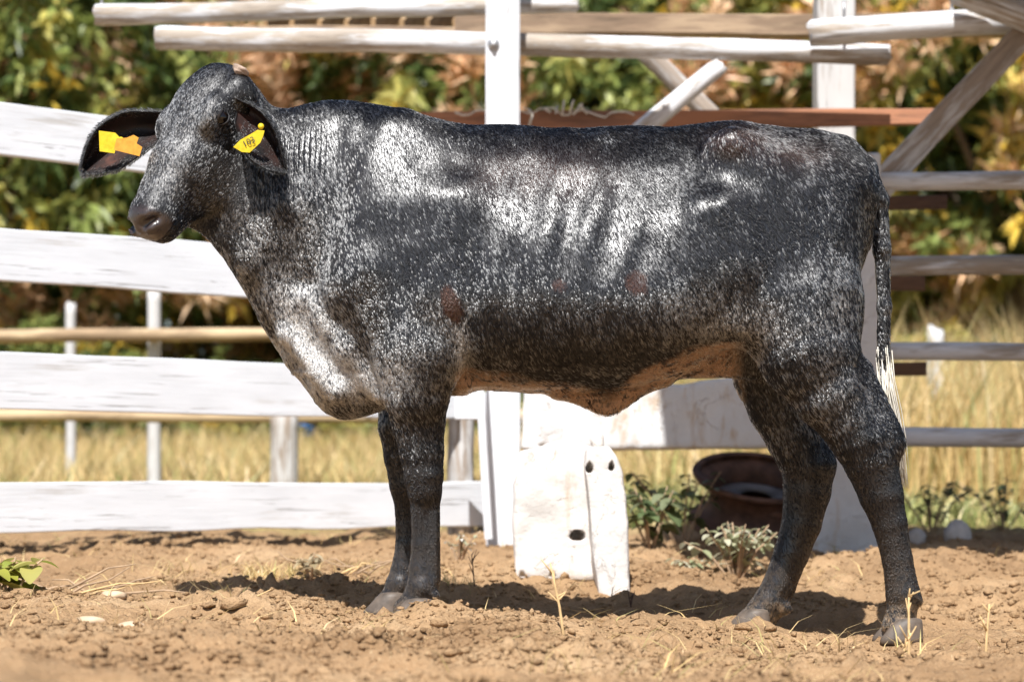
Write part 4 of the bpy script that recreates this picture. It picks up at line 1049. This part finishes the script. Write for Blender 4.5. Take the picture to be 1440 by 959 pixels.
t = NT('eyelid_skin'); lid_m = t.out((.022, .019, .019), .4, .5)
for s_ in (-1, 1):
    sel = (np.abs(hf - .155) < .010) & (np.abs(hu + .062) < .010) & (hs * s_ > .03)
    c_ = hp(.155, s_ * (np.abs(hs[sel]).max() - .0095), -.062)
    e = link('eye', rock_mesh('eye', .0190, .0190, .0190, 1, 3, 0), eye_m, cow); e.location = c_
    for sg in (1, -1):          # lids
        V = []; Fc = []; n = 14
        for i in range(n + 1):
            a_ = math.pi * (i / n - .5) * .95
            for rr, uu in ((.0196, .0115), (.0212, .0135), (.018, .0195)):
                V.append(Vector(c_) + Vector(fv) * (rr * math.sin(a_) * 1.05) + Vector(sv) * s_ * (rr * math.cos(a_) * .92) + Vector(uv) * sg * uu * max(.25, math.cos(a_)))
        for i in range(n):
            for j in range(2): Fc.append((i * 3 + j, i * 3 + j + 1, i * 3 + j + 4, i * 3 + j + 3))
        link('eyelid', mesh('eyelid', V, Fc, True), lid_m, cow)
hb = link('horn_bud', rock_mesh('horn_bud', .020, .016, .011, 3, 3, .5), M['horn'], cow); hb.location = hp(.012, .108, -.058); hb.rotation_euler = (0, .5, 0)

# hooves: two claws on each foot
def claw_mesh(L, Wd, Hh):
    V = []; Fc = []; seg = 20
    for k, (z, sx, sy, ox) in enumerate(((0, 1, 1, 0), (.25, .98, .98, .02), (.6, .80, .88, .10), (.85, .66, .80, .16), (1, .55, .66, .19), (1.05, .3, .4, .2))):
        for i in range(seg):
            a_ = 2 * math.pi * i / seg; cx = math.cos(a_); cy = math.sin(a_)
            x = -cx * L / 2 * sx + ox * L; 
            y = cy * Wd / 2 * sy * (1 - .35 * max(0, cx) ** 2)
            V.append((x, y, z * Hh))
    for k in range(5):
        for i in range(seg): Fc.append((k * seg + i, (k + 1) * seg + i, (k + 1) * seg + (i + 1) % seg, k * seg + (i + 1) % seg))
    Fc.append(tuple(range(seg))); Fc.append(tuple(range(6 * seg - 1, 5 * seg - 1, -1)))
    return mesh('claw', V, Fc, True)
cl = claw_mesh(.115, .056, .062); cl.materials.append(M['dark_hoof'])
for px, py, d, rot in ((577, 876, n_, .1), (541, 866, f_, .0), (1262, 904, nh, .15), (1052, 889, fh, -.05)):
    hf_ = empty('hoof', P(px, py, d)); hf_.parent = cow; hf_.rotation_euler.z = rot
    for sy_ in (-1, 1):
        o = link('claw', cl, None, hf_); o.location = (0, sy_ * .029, 0); o.rotation_euler.z = -sy_ * .06
# tail switch
t = NT('white_tail_hair'); sw_m = t.out(t.ramp(t.noise(t.coord((200, 200, 8)), 1, 3), [(.3, (.50, .45, .36)), (.7, (.82, .79, .72))]), .55, .3)
V = []; Fc = []; rr = random.Random(4)
for k in range(380):
    x0 = rr.gauss(0, .0058); y0 = rr.gauss(0, .0058); L = rr.uniform(.55, 1.0); sx = rr.gauss(0, .5); sy = rr.gauss(0, .5)
    pts = []; st_ = rr.uniform(-.28, .06)
    for q in (0, .25, .5, .75, 1):
        t_ = st_ + q * (L - st_); bx = 1244 + 14 * t_ + 12 * t_ * t_; by = 530 + 158 * t_
        wd_ = .018 * math.sin(math.pi * min(1, max(0, t_) * .95 + .08)) ** .8 + .003
        p = P(bx, by, 6); pts.append(p + Vector((x0 + sx * wd_, y0 + sy * wd_, 0)))
    m_ = log_mesh('tmp', pts, [.0016, .0018, .0017, .0013, .0005], seg=3, sub=0, rough=0)
    kk = len(V); V += [tuple(v_.co) for v_ in m_.vertices]; Fc += [tuple(i + kk for i in p.vertices) for p in m_.polygons]; bpy.data.meshes.remove(m_)
link('tail_switch', mesh('tail_switch', V, Fc, True), sw_m, cow)
# ear tags
def tag_plate(name, poly, d0_, d1_, mat):
    n = len(poly); xs2 = [p[0] for p in poly]; a_, b_ = min(xs2), max(xs2)
    fr2 = [P(x, y, d0_ + (d1_ - d0_) * (x - a_) / (b_ - a_)) for x, y in poly]
    nrm = (fr2[1] - fr2[0]).cross(fr2[2] - fr2[0]).normalized()
    if nrm.y > 0: nrm = -nrm
    V = [p for p in fr2] + [p - nrm * .0022 for p in fr2]
    Fc = [tuple(range(n)), tuple(range(2 * n - 1, n - 1, -1))] + [(k, (k + 1) % n, n + (k + 1) % n, n + k) for k in range(n)]
    return link(name, mesh(name, V, Fc), mat, cow)
def plastic(name, c):
    t = NT(name); cc = t.ramp(t.noise(t.coord(), 70, 5, .7), [(.3, tuple(q * .72 for q in c)), (.6, c)]); m = t.out(cc, .45, .4, t.bump(t.noise(t.coord(), 30, 2), .5, .006)); t.b.inputs['Subsurface Weight'].default_value = .0
    tr = t.n('BsdfTranslucent'); tr.inputs[0].default_value = (*c, 1); ms = t.n('MixShader'); ms.inputs[0].default_value = .3
    t.l(t.b.outputs[0], ms.inputs[1]); t.l(tr.outputs[0], ms.inputs[2]); t.l(ms.outputs[0], t.t.nodes['Material Output'].inputs[0]); return m
ty = plastic('yellow_tag_plastic', (.86, .66, .03)); to = plastic('orange_tag_plastic', (.85, .42, .06))
near_tag = tag_plate('ear_tag', [(328, 207), (338, 197), (354, 188), (362, 183), (372, 184), (370, 192), (366, 201), (351, 215), (340, 214)], 5.735, 5.75, ty)
tag_plate('ear_tag', [(139, 184), (162, 187), (168, 193), (165, 201), (161, 216), (140, 213)], 5.90, 5.905, ty)
tag_plate('ear_tag', [(160, 211), (164, 195), (178, 194), (188, 190), (195, 194), (192, 202), (200, 207), (196, 220)], 5.89, 5.885, to)
for px, py, d in ((367, 178, 5.75), (170, 197, 5.895)):
    o = link('tag_stud', rock_mesh('tag_stud', .008, .006, .008, 2, 2, 0), ty, cow); o.location = P(px, py, d)
ink = NT('black_ink').out((.05, .05, .04), .6, .3)
tx = bpy.data.curves.new('tag_number', 'FONT'); tx.body = '103'; tx.size = .022; tx.extrude = .0003; tx.align_x = 'CENTER'; tx.align_y = 'CENTER'
to_ = bpy.data.objects.new('tmp_text', tx); C.objects.link(to_)
dg = bpy.context.evaluated_depsgraph_get(); tm = bpy.data.meshes.new_from_object(to_.evaluated_get(dg)); bpy.data.objects.remove(to_)
num = link('tag_number', tm, None, cow); tm.materials.clear(); tm.materials.append(ink)
num.parent = near_tag; num.location = P(350, 200, 5.7385); num.rotation_euler = (math.radians(90), math.radians(-28), math.radians(2))
tag(cow, 'glossy black speckled zebu cow with white dewlap and yellow ear tags, standing side on', 'cow')
